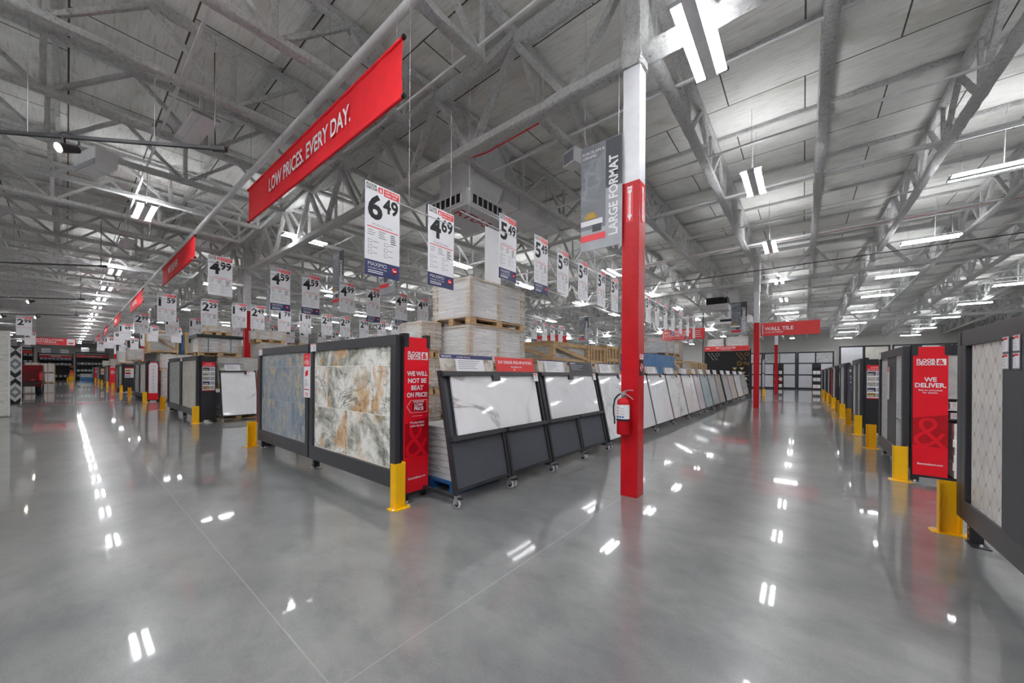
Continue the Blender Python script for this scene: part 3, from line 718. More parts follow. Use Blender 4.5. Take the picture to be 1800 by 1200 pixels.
L1F = [(-3.58,4.72,[MULTI,BLUET],'red:beat','wide tile display with multicolour and blue slate panels and red price endcap'),
 (-13.55,4.75,[BEIGET,GREYT],'black:poster','tile display with two pale beige panels and black poster endcap, second on the left aisle'),
 (-24.2,4.8,[ARAB,SLGR],'redwhite:list','tile display with grey panels and red framed white list endcap, third on the left aisle'),
 (-35.9,5.2,[BEIGET,SLGR],'black:poster3','tile display with black endcap bearing a three picture poster, fourth on the left aisle'),
 (-48.8,5.2,[GREYT,SLBR],'red:plain','tile display with plain red lettered endcap, fifth on the left aisle'),
 (-63.0,5.2,[BEIGET,GREYT],'black:poster3','small far tile display with poster endcap, sixth on the left aisle'),
 (-76.0,5.2,[GREYT,GREYT],'red:plain','farthest tile display on the left aisle with red endcap')]
for x, L_, tl, cap, lab in L1F:
    f = fixture(L_,2,tl,cap,lab,.34 if x > -30 else .6); at(f,(x,2.35,0),0)
RF = [(7.63,2.2,[M_MO],'red:deliver','tile display with grey mosaic panels and the red we deliver endcap'),
 (12.72,2.1,[M_MO],'black:poster','tile display with black endcap and five picture poster, behind the we deliver display'),
 (17.35,2.1,[GREYT],'dark:save','tile display with dark grey lettered endcap, third in the right row'),
 (22.0,2.1,[MARBP],'black:poster3','tile display with black endcap and three picture poster, fourth in the right row'),
 (26.6,2.1,[GREYT],'red:plain','tile display with red endcap, fifth in the right row'),
 (31.2,2.1,[MOSA],'black:poster','tile display with black poster endcap, sixth in the right row'),
 (35.8,2.1,[GREYT],'black:plain','farthest tile display of the right row')]
for y, L_, tl, cap, lab in RF:
    f = fixture(L_,1,tl,cap,lab,.33); at(f,(1.13,y,0),-H)
NEARP = ((0,.52,0,1,GUN),(.52,1,0,1,ARAB))
def near_fix():
    t = thing('tile_display','large grey tile display with arabesque mosaic panel at the right edge, nearest on the right','tile display',(1.13,5.17,0),-H)
    h = 1.91; W_ = 2.6
    fr = MB(); fr.box(-.13+.02,-.02+.02,0,.07,.2,h,GUN); fr.box(0,W_,0,.07,.2,.38,GUN); fr.box(0,W_,0,.07,h-.14,h,GUN); fr.box(0,.11,0,.07,.38,h-.14,GUN); fr.box(.87,W_,0.002,.05,.38,h-.14,GREY)
    fo = fr.build('panel_frame', t, .005)
    tp = MB(); tp.box(.19,.87,.02,.04,.38,h-.14,ARAB); tp.box(.11,.19,.05,.06,.38,h-.14,DARK); tp.build('tile_panel', fo)
    for cx_ in (.89,1.06):
        for z in (1.67,1.55):
            ca = MB(); ca.box(cx_,cx_+.105,-.004,0,z,z+.115,STEEL); ca.box(cx_+.008,cx_+.097,-.006,-.004,z+.008,z+.107,WHITE); ca.box(cx_+.03,cx_+.09,-.0075,-.006,z+.09,z+.105,RED); ca.box(cx_+.012,cx_+.03,-.0075,-.006,z+.085,z+.10,INK); lines(ca,(cx_+.015,-.0075,z+.07),(1,0,0),(0,0,1),.06,4,.015,LGREY,.003); ca.build('price_card', fo)
    for x in (.04,1.25,2.5):
        up = MB(); up.box(x-.035,x+.035,.04,.12,0,.3,BLACKP)
        for q in range(4): up.box(x-.008,x+.008,.0385,.0405,.03+q*.05,.04+q*.05,WHT)
        uo = up.build('slotted_upright', t); fp = MB(); fp.box(x-.04,x+.14,.03,.14,0,.008,BLACKP); fp.lathe([(0,.03),(.012,.028),(.014,.008)],(x+.1,.09,0),STEEL,8); fp.build('foot_plate', uo)
    return t
f = near_fix(); f.rotation_euler = (0,0,-H); 
# local x runs away from the far end towards the camera
mb = MB(); mb.box(-.02,.005,-.005,.06,1.78,1.9,BLACKP); mb.box(-.021,-.02,.005,.035,1.79,1.89,WHT); mb.build('end_clip', f)
# fixing slab leaning bag card on the middle post of the first left display
mb = MB(); mb.box(-.11,.11,-.02,-.012,0,.68,WHITE); mb.box(-.11,.11,-.022,-.02,.48,.68,RED); mb.text('WIN FREE',(0,-.023,.62),(1,0,0),(0,0,1),.02,WHITE,.01,.1,'C'); mb.text('10',(-.09,-.023,.52),(1,0,0),(0,0,1),.05,WHITE,.03,.07)
lines(mb,(-.01,-.023,.57),(1,0,0),(0,0,1),.1,4,.022,WHITE,.012); mb.prism([(-.05,.0),(.05,.03),(.05,.11),(-.05,.08)],(0,-.022,.32),(1,0,0),(0,0,1),(0,-.002,0),RED); lines(mb,(-.08,-.023,.27),(1,0,0),(0,0,1),.16,5,.022,LGREY,.006); lines(mb,(-.08,-.023,.12),(1,0,0),(0,0,1),.16,1,.02,RED,.012,1); lines(mb,(-.06,-.023,.06),(1,0,0),(0,0,1),.12,2,.03,RED,.012,1)
o = tag(mb.build('offer_card'),'white and red promotional card hung between the blue and multicolour panels','card'); at(o,(-5.98,2.361,1.10))
mb = MB(); mb.box(-.05,.05,-.02,-.012,0,.55,WHITE); mb.box(-.05,.05,-.022,-.02,.45,.55,RED); lines(mb,(-.04,-.023,.4),(1,0,0),(0,0,1),.08,10,.035,LGREY,.01)
o = tag(mb.build('offer_card'),'small white and red card hung on the mosaic display behind the we deliver endcap','card'); at(o,(1.141,8.75,1.1),-H)
# low black covered post ends with red edge at the left ends of the displays
for i, x in enumerate([-8.42,-18.6,-29.3,-41.3]):
    t = thing('end_bumper','low black and red end panel at the left end of the %s left display'%NTH[i],'end panel',(x,2.40,0))
    mb = MB(); mb.box(-.10,.04,.0,.40,.50,1.53,BLACKP); mb.box(-.02,.03,.1,.3,0,.5,BLACKP); mb.build('end_board', t, .02)
    mb = MB(); mb.box(-.115,-.10,.0,.40,.47,1.5,RED); mb.box(-.122,-.115,.1,.3,.9,1.1,WHITE); mb.build('red_face', t)
for i, y in enumerate([9.93]): pass

# ------------------------------------------------------------------ hanging price signs
def price_sign(price, navy, cat_='PORCELAIN', detail=True):
    mb = MB(); w = .375; h = .745; U = (0,1,0); V = (0,0,1); x = .004
    zb = -h-(.145 if navy else 0)
    mb.box(-.003,.003,0,w,-h,0,WHITE)
    if navy: mb.box(-.0035,.0035,0,w,zb,-h,NAVY)
    mb.text('FLOOR',(x,.01,-.036),U,V,.024,INK,.03,.12); mb.text('DECOR',(x,.01,-.068),U,V,.024,INK,.03,.12)
    mb.box(x-.001,x,.135,.185,-.070,-.016,RED); mb.text('&',(x+.001,.145,-.062),U,V,.034,WHITE,.02,.035)
    mb.box(x-.001,x,.195,.365,-.085,-.014,RED); mb.text('LOW PRICES',(x+.001,.207,-.044),U,V,.018,WHITE,.02,.145); mb.text('EVERY DAY.',(x+.001,.207,-.075),U,V,.018,WHITE,.02,.145)
    if '.' in price:
        a, b = price.split('.')
        mb.text(a,(x,.025,-.335),U,V,.225,INK,.03,.155); mb.text(b,(x,.185,-.24),U,V,.135,INK,.032,.17)
    else: mb.text(price,(x,.06,-.28),U,V,.17,INK,.03,.25)
    if detail: mb.text(cat_,(x,.075,-.405),U,V,.022,LGREY,0,.22,sx=1.3)
    mb.box(x-.001,x,.02,w-.02,-.428,-.420,RED)
    if detail:
        lines(mb,(x,.025,-.46),U,V,.08,3,.022,LGREY,.007); lines(mb,(x,.14,-.455),U,V,.09,4,.02,LGREY,.008); lines(mb,(x,.27,-.46),U,V,.08,5,.02,INK,.008)
        for i in range(3):
            for yy in (.03,.20):
                mb.box(x-.001,x,yy,yy+.04,-.60-i*.055+.02,-.60-i*.055+.055,LGREY); mb.box(x,x+.0008,yy+.004,yy+.036,-.60-i*.055+.024,-.60-i*.055+.051,WHITE); lines(mb,(x,yy+.05,-.60-i*.055+.035),U,V,.06,1,.02,LGREY,.006)
        if navy:
            mb.text('MAXIMO',(x,.03,-h-.055),U,V,.038,WHITE,-.005,.2); mb.text('DURABLE THIN TILE',(x,.03,-h-.082),U,V,.014,WHITE,.0,.2,sx=1.2); lines(mb,(x,.03,-h-.105),U,V,.16,2,.018,WHITE,.008,1)
            mb.lathe([(0,x),(.032,x),(.032,x-.002)],(0,.32,-h-.06),TLAMP,16,'X'); mb.box(x,x+.001,.303,.337,-h-.068,-h-.055,WHITE)
    return mb
sc = {}
def psign(x, y, z, price, navy, lab, grp, kind='PORCELAIN', detail=True):
    key = (price, navy, kind, detail)
    if key not in sc:
        o = price_sign(price, navy, kind, detail).build('price_sign'); sc[key] = o
    else:
        o = sc[key].copy(); C.objects.link(o)
    tag(o, lab, 'price sign', grp); o.location = (x,y,z); return o
def rail(x, ya, yb, z, lab):
    t = thing('sign_rail', lab, 'rail', (x,ya,z))
    mb = MB(); mb.tube((0,0,0),(0,yb-ya,0),.008,CABLE,6); mb.build('rail_tube', t)
    mb = MB(); n = max(2,int((yb-ya)/3.2)+1)
    for i in range(n): yy = .15+(yb-ya-.3)*i/(n-1); mb.tube((0,yy,0),(0,yy,roofz(ya+yy)-.01-z),.002,CABLE,4)
    mb.build('hanger_wires', t)
# row over the slab racks
X = -3.25
row = [(1.78,3.33,'6.49',1),(2.52,3.37,'4.69',1),(3.72,3.70,'5.49',1),(4.55,3.66,'5.49',1),(5.22,3.63,'5.49',0),(5.95,3.63,'5.49',0),(6.75,3.63,'5.49',0),(7.42,3.62,'5.49',0),(9.65,3.62,'5.49',0),(10.4,3.62,'5.49',0),(11.2,3.62,'5.49',0),(12.0,3.62,'5.99',1),(12.9,3.62,'5.49',0),(13.9,3.62,'5.49',1),(14.85,3.62,'5.49',1)]
for i, (y,z,p,n) in enumerate(row): psign(X,y,z,p,n,'white price sign %s%s over the slab racks, %s from the left'%(p,' with navy footer' if n else '',NTH[i] if i else 'first'),'price signs over the slab racks')
rail(X,2.12,3.0,3.24,'thin steel rail joining the two nearest price signs'); rail(X,3.0,8.3,3.46,'thin steel rail of the price signs left of the foreground column'); rail(X,9.4,15.6,3.46,'thin steel rail of the price signs right of the foreground column')
mb = MB(); mb.box(-.003,.003,0,.42,-1.15,0,WHITE); o = tag(mb.build('blank_sign'),'blank white hanging board between the 4.69 and 5.49 price signs','sign'); at(o,(-4.3,4.55,4.05))
rowA = [(1.66,'4.99',0),(2.68,'4.59',1),(3.29,'4.59',1),(4.13,'4.99',0),(4.82,'4.59',1),(5.66,'4.49',1),(6.39,'4.69',1)]
for i, (y,p,n) in enumerate(rowA): psign(-8.7,y,3.69,p,n,'price sign %s%s in the second row, %s from its left'%(p,' with navy footer' if n else '',NTH[i] if i else 'first'),'price signs in the second row')
rail(-8.7,1.4,7.2,3.55,'thin rail carrying the second row of price signs')
rowN = [(12.02,'2.29',1),(12.8,'1.89',0),(13.45,'2.49',0),(14.1,'2.79',1)]
for i, (y,p,n) in enumerate(rowN): psign(-8.7,y,3.66,p,n,'small price sign %s beyond the wrapped pallet tower, %s of four'%(p,['first','second','third','last'][i]),'price signs beyond the pallet tower')
rowB = [(1.50,'1.59'),(2.39,'2.29'),(3.10,'1.49'),(3.57,'2.49'),(4.32,'1.79'),(4.96,'1.89'),(5.68,'2.29'),(6.34,'2.29'),(7.09,'2.99'),(7.83,'2.99'),(8.47,'99'),(9.10,'1.39'),(9.71,'1.49')]
for i, (y,p) in enumerate(rowB): psign(-13.3,y,3.56,p,0,'white hanging price sign %s in the third row, %s from its left end'%(p,NTH[i] if i else 'first'),'price signs in the third row','TILE')
rail(-13.3,1.2,10.3,3.42,'thin rail carrying the third row of price signs')
rowC = [(1.52,'2.99'),(2.33,'1.29'),(3.02,'1.59'),(3.55,'2.29'),(4.3,'1.79'),(5.04,'2.19'),(5.72,'2.79'),(6.39,'2.89'),(7.0,'2.19'),(7.82,'2.79'),(8.49,'2.99'),(9.2,'3.29'),(9.95,'3.99'),(10.7,'2.79')]
for i, (y,p) in enumerate(rowC): psign(-18.7,y,3.59,p,0,'small white hanging price sign %s in the fourth row, %s from its left end'%(p,NTH[i] if i else 'first'),'price signs in the fourth row','TILE')
rail(-18.7,1.2,11.3,3.45,'thin rail carrying the fourth row of price signs'); rail(-8.7,11.8,14.7,3.5,'thin rail carrying the price signs beyond the pallet tower')
for x_ in (-24,-29,-34,-39): rail(x_,1.1,8.4 if x_ == -24 else 3.2,3.5,'thin far rail of price signs, %s beyond the fourth row'%NTH[int((-24-x_)/5)])
rowD = [(-24,1.48,'1.69'),(-24,2.38,'1.89'),(-24,3.2,'2.49'),(-24,4.1,'1.99'),(-24,5.0,'2.99'),(-24,5.9,'1.89'),(-24,6.8,'2.29'),(-24,7.9,'3.29'),(-29,1.6,'80'),(-29,2.6,'1.99'),(-34,1.5,'1.99'),(-34,2.6,'2.49'),(-39,1.35,'78'),(-39,2.4,'1.49')]
for i, (x,y,p) in enumerate(rowD): psign(x,y,3.62,p,0,'small far price sign %s over the left tile aisles, %s of the distant rows'%(p,NTH[i] if i else 'first'),'distant price signs on the left','TILE',False)
rail(-24,-1.35,-.8,3.45,'short rail of the price sign above the chevron panel'); rail(-33,-1.55,-1.0,3.45,'short rail of the price sign above the truck')
psign(-24,-1.25,3.6,'2.99',0,'price sign 2.99 directly above the chevron panel','price signs left of the aisle','TILE',False)
psign(-33,-1.45,3.62,'2.69',0,'price sign 2.69 above the dark red pickup truck','price signs left of the aisle','TILE',False)

# ------------------------------------------------------------------ long red banners
def banner(L, hgt, txt, lab, x, z, sub=None):
    t = thing('hanging_banner', lab, 'banner', (x,2.35,z), 0, 'red banners over the left aisle')
    n = 26; m_ = MB(); V_ = []; F_ = []
    for i in range(n+1):
        for j in range(7):
            s_ = j/6; a = -L*i/n; pin = .02*math.sin(math.pi*s_)
            V_.append((a+(pin if i == n else (-pin if i == 0 else 0)), .012*math.sin(i*1.1)*math.sin(math.pi*s_)+.006*math.sin(i*2.3), -hgt*s_))
    for i in range(n):
        for j in range(6): F_.append((i*7+j,(i+1)*7+j,(i+1)*7+j+1,i*7+j+1))
    m_.add(V_,F_,BAN,True); cl = m_.build('banner_cloth', t)
    g = MB(); g.text(txt,(-L*.77,-.022,-hgt*.66),(1,0,0),(0,0,1),.235,WHITE,.02,L*.56)
    if sub: g.text(sub,(-L*.77,-.022,-hgt*.92),(1,0,0),(0,0,1),.1,WHITE,.01,L*.4)
    g.build('lettering', cl)
    for zz in (0,-hgt):
        g = MB(); g.tube((-L,0,zz),(0,0,zz),.022,BAN,8); g.tube((0,0,zz),(.03,0,zz),.026,DARK,8); g.tube((-L-.03,0,zz),(-L,0,zz),.026,DARK,8); g.build('banner_rod', t)
    g = MB()
    for a in (-.12,-L*.33,-L*.66,-L+.12): g.tube((a,0,0),(a,0,6.9-z),.003,CABLE,4)
    g.build('hanger_wires', t)
banner(5.42,.66,'LOW PRICES. EVERY DAY.','long red banner lettered low prices every day, nearest over the left aisle',-3.5,5.24)
for i, (x, tx) in enumerate([(-13.87,'WE DELIVER'),(-25.2,'NEW STYLES'),(-31.9 if 0 else -37,'SAME DAY'),(-49,'ALWAYS IN STOCK'),(-62,'SAVE'),(-76,'WE DELIVER')]):
    banner(5.6,.64,tx,'red banner over the left aisle, %s from the camera'%NTH[i+1],x,5.46+.05*i)

# ------------------------------------------------------------------ hanging blades (large format)
def blade(x, y, z0, z1, w, lab, rot=0, grp='large format blade signs'):
    t = thing('blade_sign', lab, 'sign', (x,y,0), rot, grp); h = z1-z0
    mb = MB(); mb.box(0,w,-.006,.006,z0,z1,LGP); bo = mb.build('sign_panel', t)
    g = MB(); e = -.0072
    g.box(.0,w*.62,e-.0006,e,z0+h*.20,z1,GRYPR); g.box(w*.62,w,e-.0006,e,z0+h*.55,z1,SLATE); g.box(0,w*.62,e-.002,e,z0+h*.09,z0+h*.15,RED)
    g.box(.0,w*.55,e-.002,e,z0+h*.24,z0+h*.29,WHITE); g.box(w*.3,w*.52,e-.0025,e,z0+h*.17,z0+h*.24,SLATE); g.box(w*.1,w*.40,e-.003,e,z0+h*.30,z0+h*.335,TOWEL); g.box(w*.16,w*.36,e-.003,e,z0+h*.335,z0+h*.36,TOWEL)
    for f_ in (.45,.66,.85): g.box(0,w*.62,e-.0015,e,z0+h*f_,z0+h*f_+.004,LGREY)
    g.text('PORCELAIN &',(w*.04,e-.004,z1-h*.075),(1,0,0),(0,0,1),.035,WHITE,.0,w*.56); g.text('CERAMIC',(w*.04,e-.004,z1-h*.115),(1,0,0),(0,0,1),.035,WHITE,.0,w*.4)
    g.text('LARGE FORMAT',(w*.90,e-.004,z0+h*.10),(0,0,1),(-1,0,0),w*.20,WHITE,.03,h*.74)
    g.build('sign_print', bo)
    g = MB(); g.tube((0,0,z1),(w,0,z1),.008,CABLE); g.tube((.05,0,z1),(.05,0,roofz(y)-.02),.003,CABLE,4); g.tube((w-.05,0,z1),(w-.05,0,roofz(y)-.02),.003,CABLE,4); g.build('hanger_wires', t)
blade(-2.30,4.28,3.10,4.45,.56,'grey porcelain and ceramic large format blade sign beside the foreground column')
blade(-2.62,19.5,3.33,4.84,.62,'large format blade sign beside the second column above the bath accessories')
blade(-9.42,4.3,3.14,4.52,.56,'large format blade sign in front of the 4.99 price sign in the second row')
blade(-6.87,4.1,3.10,4.5,.54,'large format blade sign partly behind the 6.49 price sign')
blade(-16.75,4.1,3.25,4.6,.5,'narrow blade sign right of the red and white column in the left bay')
blade(-14.3,4.3,3.1,4.3,.45,'narrow blade sign behind the first 4.59 price sign')
blade(-10.3,19,3.35,4.8,.62,'dark far blade sign above the pine crates','',)if 0 else blade(-10.3,19,3.35,4.8,.62,'dark far blade sign above the pine crates')

# ------------------------------------------------------------------ red department signs
def dept(x, y, z0, z1, w, title, sub, lab, rot=0, title2=None, box=None, m=REDS, bar=True):
    t = thing('department_sign', lab, 'sign', (x,y,0), rot); h = z1-z0
    mb = MB(); mb.box(0,w,-.015,.015,z0,z1,m); bo = mb.build('sign_board', t, .004)
    g = MB(); e = -.017
    if bar: g.box(w*.025,w*.04,e-.002,e,z0+h*.1,z1-h*.1,WHITE)
    ww = w*(.62 if box else .5)
    if title2:
        g.text(title,(w*.065,e-.001,z0+h*.62),(1,0,0),(0,0,1),h*.24,WHITE,.02,ww); g.text(title2,(w*.065,e-.001,z0+h*.30),(1,0,0),(0,0,1),h*.24,WHITE,.02,ww*.85); g.text(sub,(w*.065,e-.001,z0+h*.10),(1,0,0),(0,0,1),h*.10,WHITE,0,ww)
    else:
        g.text(title,(w*.065,e-.001,z0+h*.42),(1,0,0),(0,0,1),h*.26,WHITE,.02,ww); g.text(sub,(w*.07,e-.001,z0+h*.22),(1,0,0),(0,0,1),h*.11,WHITE,0,w*.32)
    if box == 'list': lines(g,(w*.77,e-.001,z0+h*.75),(1,0,0),(0,0,1),w*.18,4,h*.18,WHITE,h*.05)
    if box == 'box': g.box(w*.78,w*.98,e-.002,e,z0+h*.07,z1-h*.07,WHITE); g.box(w*.82,w*.94,e-.004,e,z0+h*.25,z0+h*.42,RED)
    g.build('sign_print', bo)
    g = MB(); g.tube((w*.12,0,z1),(w*.12,0,roofz(y)-.02),.006,CABLE,4); g.tube((w*.88,0,z1),(w*.88,0,roofz(y)-.02),.006,CABLE,4); g.build('hanger_wires', t)
dept(-1.50,19.9,3.25,3.84,2.05,'WALL TILE','LOSA DE PARED','red hanging sign reading wall tile')
dept(-5.87,20,3.28,3.82,2.05,'BATH FIXTURES','ENCIMERAS Y ACCESORIOS','red hanging sign for bath fixtures and countertops',0,'& COUNTERTOPS','list')
dept(-14.06,20,3.36,4.0,1.9,'MARBLE','MARMOL','red hanging marble sign beyond the pallet tower')
dept(-14.9,21.5,3.46,4.1,2.3,'STONE','PIEDRA','red hanging sign mostly hidden behind the marble sign')
dept(-27.0,20,3.35,4.05,2.3,'FREE DESIGN','SERVICES','far red hanging sign right of the red price endcap',0,'SERVICES') if 0 else dept(-27.0,20,3.35,4.05,2.3,'FREE DESIGN','DISENO','far red hanging sign right of the red price endcap')
dept(-60,-2.1,4.05,4.78,2.7,'INSTALLATION','MATERIALES DE INSTALACION','red hanging sign reading installation materials',H,'MATERIALS','box')
dept(-72,1.2,4.75,5.25,2.0,'RESTROOMS','','dark grey hanging restrooms sign far down the left aisle',H,m=SLATE,bar=False)

# ------------------------------------------------------------------ wheeled slab racks
def caster(swivel=0):
    pass
def rack(W_, kind, slab, lab, y, split=False, heads=('info',)):
    t = thing('slab_rack', lab, 'slab rack', (-2.93,y,0))
    TM = Matrix.Rotation(R(-12.2),4,'Y')
    def T(): m_ = MB(); m_.M = TM; return m_
    posts = [0,W_/2-.03,W_/2+.03,W_] if split else [0,W_]
    if not split: posts = [0.02,W_-.02]
    for p in posts:
        m_ = T(); z1 = 1.56 if p in (posts[0],posts[-1]) else .80
        m_.box(-.045,.0,p-.022,p+.022,.14,z1,BLACKP)
        for q in range(12): m_.box(-.0005,.001,p-.006,p+.006,.22+q*.05,.232+q*.05,DARK)
        m_.build('rack_post', t)
        c_ = MB(); wx = -.03
        c_.box(wx-.03,wx+.03,p-.028,p+.028,.132,.14,STEEL); c_.box(wx-.026,wx+.02,p-.026,p-.020,.05,.135,STEEL); c_.box(wx-.026,wx+.02,p+.020,p+.026,.05,.135,STEEL); c_.box(wx+.0,wx+.07,p-.02,p+.02,.11,.118,BLACKP)
        co = c_.build('caster', t)
        w_ = MB(); w_.lathe([(0,-.014),(.034,-.014),(.037,-.012)],(wx-.005,p,.055),RUB,18,'Y'); w_.lathe([(.037,-.014),(.055,-.012),(.055,.012),(.037,.014)],(wx-.005,p,.055),HUB,18,'Y'); w_.lathe([(.037,.012),(.034,.014),(0,.014)],(wx-.005,p,.055),RUB,18,'Y'); w_.build('caster_wheel', co)
    for p in (posts[0],posts[-1]):
        a_ = MB(); a_.bar((-.05,p,.12),(-.95,p,.12),.04,.035,BLACKP)
        ao = a_.build('base_arm', t)
        w_ = MB(); w_.box(-.95,-.90,p-.02,p+.02,.06,.11,STEEL); w_.lathe([(0,-.012),(.036,-.012),(.036,.012),(0,.012)],(-.93,p,.037),RUB,14,'Y'); w_.build('rear_caster', ao)
    segs = [(posts[0],posts[1]),(posts[2],posts[3])] if split else [(posts[0],posts[1])]
    if split:
        for a, b in segs:
            m_ = T(); m_.box(-.038,-.022,a+.02,b-.02,.2,.74,SLATE); m_.box(-.045,0,a,b,.17,.205,BLACKP); m_.build('lower_panel', t)
            m_ = T(); m_.box(-.03,.05,a+.0,b-.0,.735,.75,GUN); m_.box(.04,.052,a,b,.735,.785,GUN); m_.box(-.03,-.01,a,b,.735,.80,GUN); m_.build('slab_ledge', t)
        m_ = T(); m_.box(-.05,-.035,.02,W_-.02,.78,1.52,SLATE); m_.box(-.04,-.03,.10,.12,.78,1.52,BLACKP); m_.build('back_board', t)
        m_ = T(); m_.box(-.018,.012,.13,W_-.10,.79,1.50,slab); m_.build('stone_slab', t, .002)
    else:
        m_ = T(); m_.box(-.045,0,.0,W_,.17,.21,BLACKP); m_.box(.0,.04,0.05,W_-.05,.17,.185,BLACKP); m_.build('slab_ledge', t)
        m_ = T(); m_.box(.002,.022,.03,W_-.03,.19,1.50,slab); m_.build('stone_slab', t, .002)
    m_ = T()
    if split:
        m_.box(-.03,.04,.0,W_/2-.01,1.49,1.545,GUN); m_.box(-.03,.04,W_/2+.02,W_-.02,1.49,1.545,GUN); m_.box(-.03,.045,W_/2-.12,W_/2+.02,1.42,1.545,GUN)
    else: m_.box(-.03,.04,.0,W_*.72,1.49,1.54,GUN); m_.box(-.03,.045,W_*.66,W_*.74,1.43,1.54,GUN)
    m_.build('top_rail', t)
    hs = [(0.01,W_/2-.03),(W_/2+.03,W_-.04)] if split else [(.02,W_*.66)]
    for (a, b), hk in zip(hs, heads):
        m_ = T(); z0, z1 = 1.55,1.76
        mm = {'info':WHITE,'maximo':WHITE,'buy':REDS,'grey':GREY}[hk]
        m_.box(-.01,-.004,a,b,z0,z1,mm); x = -.003; U = (0,1,0); V = (0,0,1)
        if hk == 'maximo':
            m_.box(x-.001,x,a,b,z1-.05,z1,NAVY); m_.box(x-.001,x,a,a+(b-a)*.26,z0,z1-.05,PHOTO); m_.box(x-.001,x,b-(b-a)*.2,b,z0,z1-.05,PHOTO); m_.text('MAXIMO',(x+.001,a+.03,z1-.04),U,V,.028,WHITE,0,.2); m_.text('DURABLE THIN TILE',(x+.001,a+.27,z1-.037),U,V,.018,WHITE,0,.36); lines(m_,(x+.001,a+.28,z1-.08),U,V,.4,5,.024,LGREY,.008)
        if hk == 'info':
            m_.box(x-.001,x,a,b,z1-.02,z1,NAVY); m_.box(x-.001,x,a,a+(b-a)*.2,z0,z1-.02,PHOTO); m_.box(x-.001,x,b-(b-a)*.16,b,z0,z1-.02,PHOTO); lines(m_,(x+.001,a+(b-a)*.25,z1-.05),U,V,(b-a)*.5,6,.024,LGREY,.008)
        if hk == 'buy':
            m_.text('BUY ONLINE. PICK-UP IN STORE.',(x+.001,(a+b)/2,z0+.12),U,V,.042,WHITE,.02,(b-a)*.88,'C'); m_.text('floorandecor.com',(x+.001,(a+b)/2,z0+.065),U,V,.024,WHITE,.02,(b-a)*.4,'C'); m_.prism([(0,0),(.035,.02),(.03,.045)],(x,(a+b)/2-.08,z0+.012),U,V,(.001,0,0),WHITE)
        if hk == 'grey':
            m_.text('DESIGN TIP',(x+.001,a+.05,z1-.05),U,V,.026,WHITE,.02,.2); lines(m_,(x+.001,a+.05,z1-.08),U,V,.5,4,.026,LGREY,.01)
        m_.build('header_card', t)
    m_ = T(); yy = W_-.16 if split else W_*.72; m_.box(.042,.05,yy,yy+.10,1.40,1.52,WHITE); m_.box(.05,.051,yy+.01,yy+.08,1.49,1.51,RED); lines(m_,(.051,yy+.015,1.47),(0,1,0),(0,0,1),.07,3,.02,LGREY,.006); m_.build('price_tag', t)
    return t
rack(1.92,'A',MARB,'double slab rack on wheels with white veined slab and red buy online card',2.72,True,('maximo','buy'))
rack(1.92,'A',MARB2,'double slab rack on wheels with plain white slab and grey design tip card',4.72,True,('info','grey'))
SL = [(6.75,1.42,MARB,'white veined slab just left of the foreground column'),(8.2,1.42,MARB2,'large white slab just right of the foreground column'),(9.68,1.6,MARB2,'white slab second right of the foreground column'),(11.35,1.65,MARB3,'white slab with grey streaks, third right of the column'),(13.08,1.65,MARB3,'white slab with dark branching veins, fourth right of the column'),(14.8,1.0,SLPK,'pale pinkish slab beside the teal one'),(15.9,1.4,SLTEAL,'pale teal slab'),(17.45,1.4,SLGR,'grey streaked slab after the teal one'),(18.95,1.4,SLBR,'taupe veined slab after the grey streaked one'),(20.85,1.65,SLGR,'light grey slab past the gap in the row'),(22.65,2.0,SLBG,'beige slab past the gap in the row'),(25.0,2.4,MARB,'white slab second from the far end'),(27.6,2.6,SLBR,'brownish slab at the far end of the row')]
for y, w_, m_, lab in SL: rack(w_,'B',m_,'wheeled rack holding a '+lab,y)

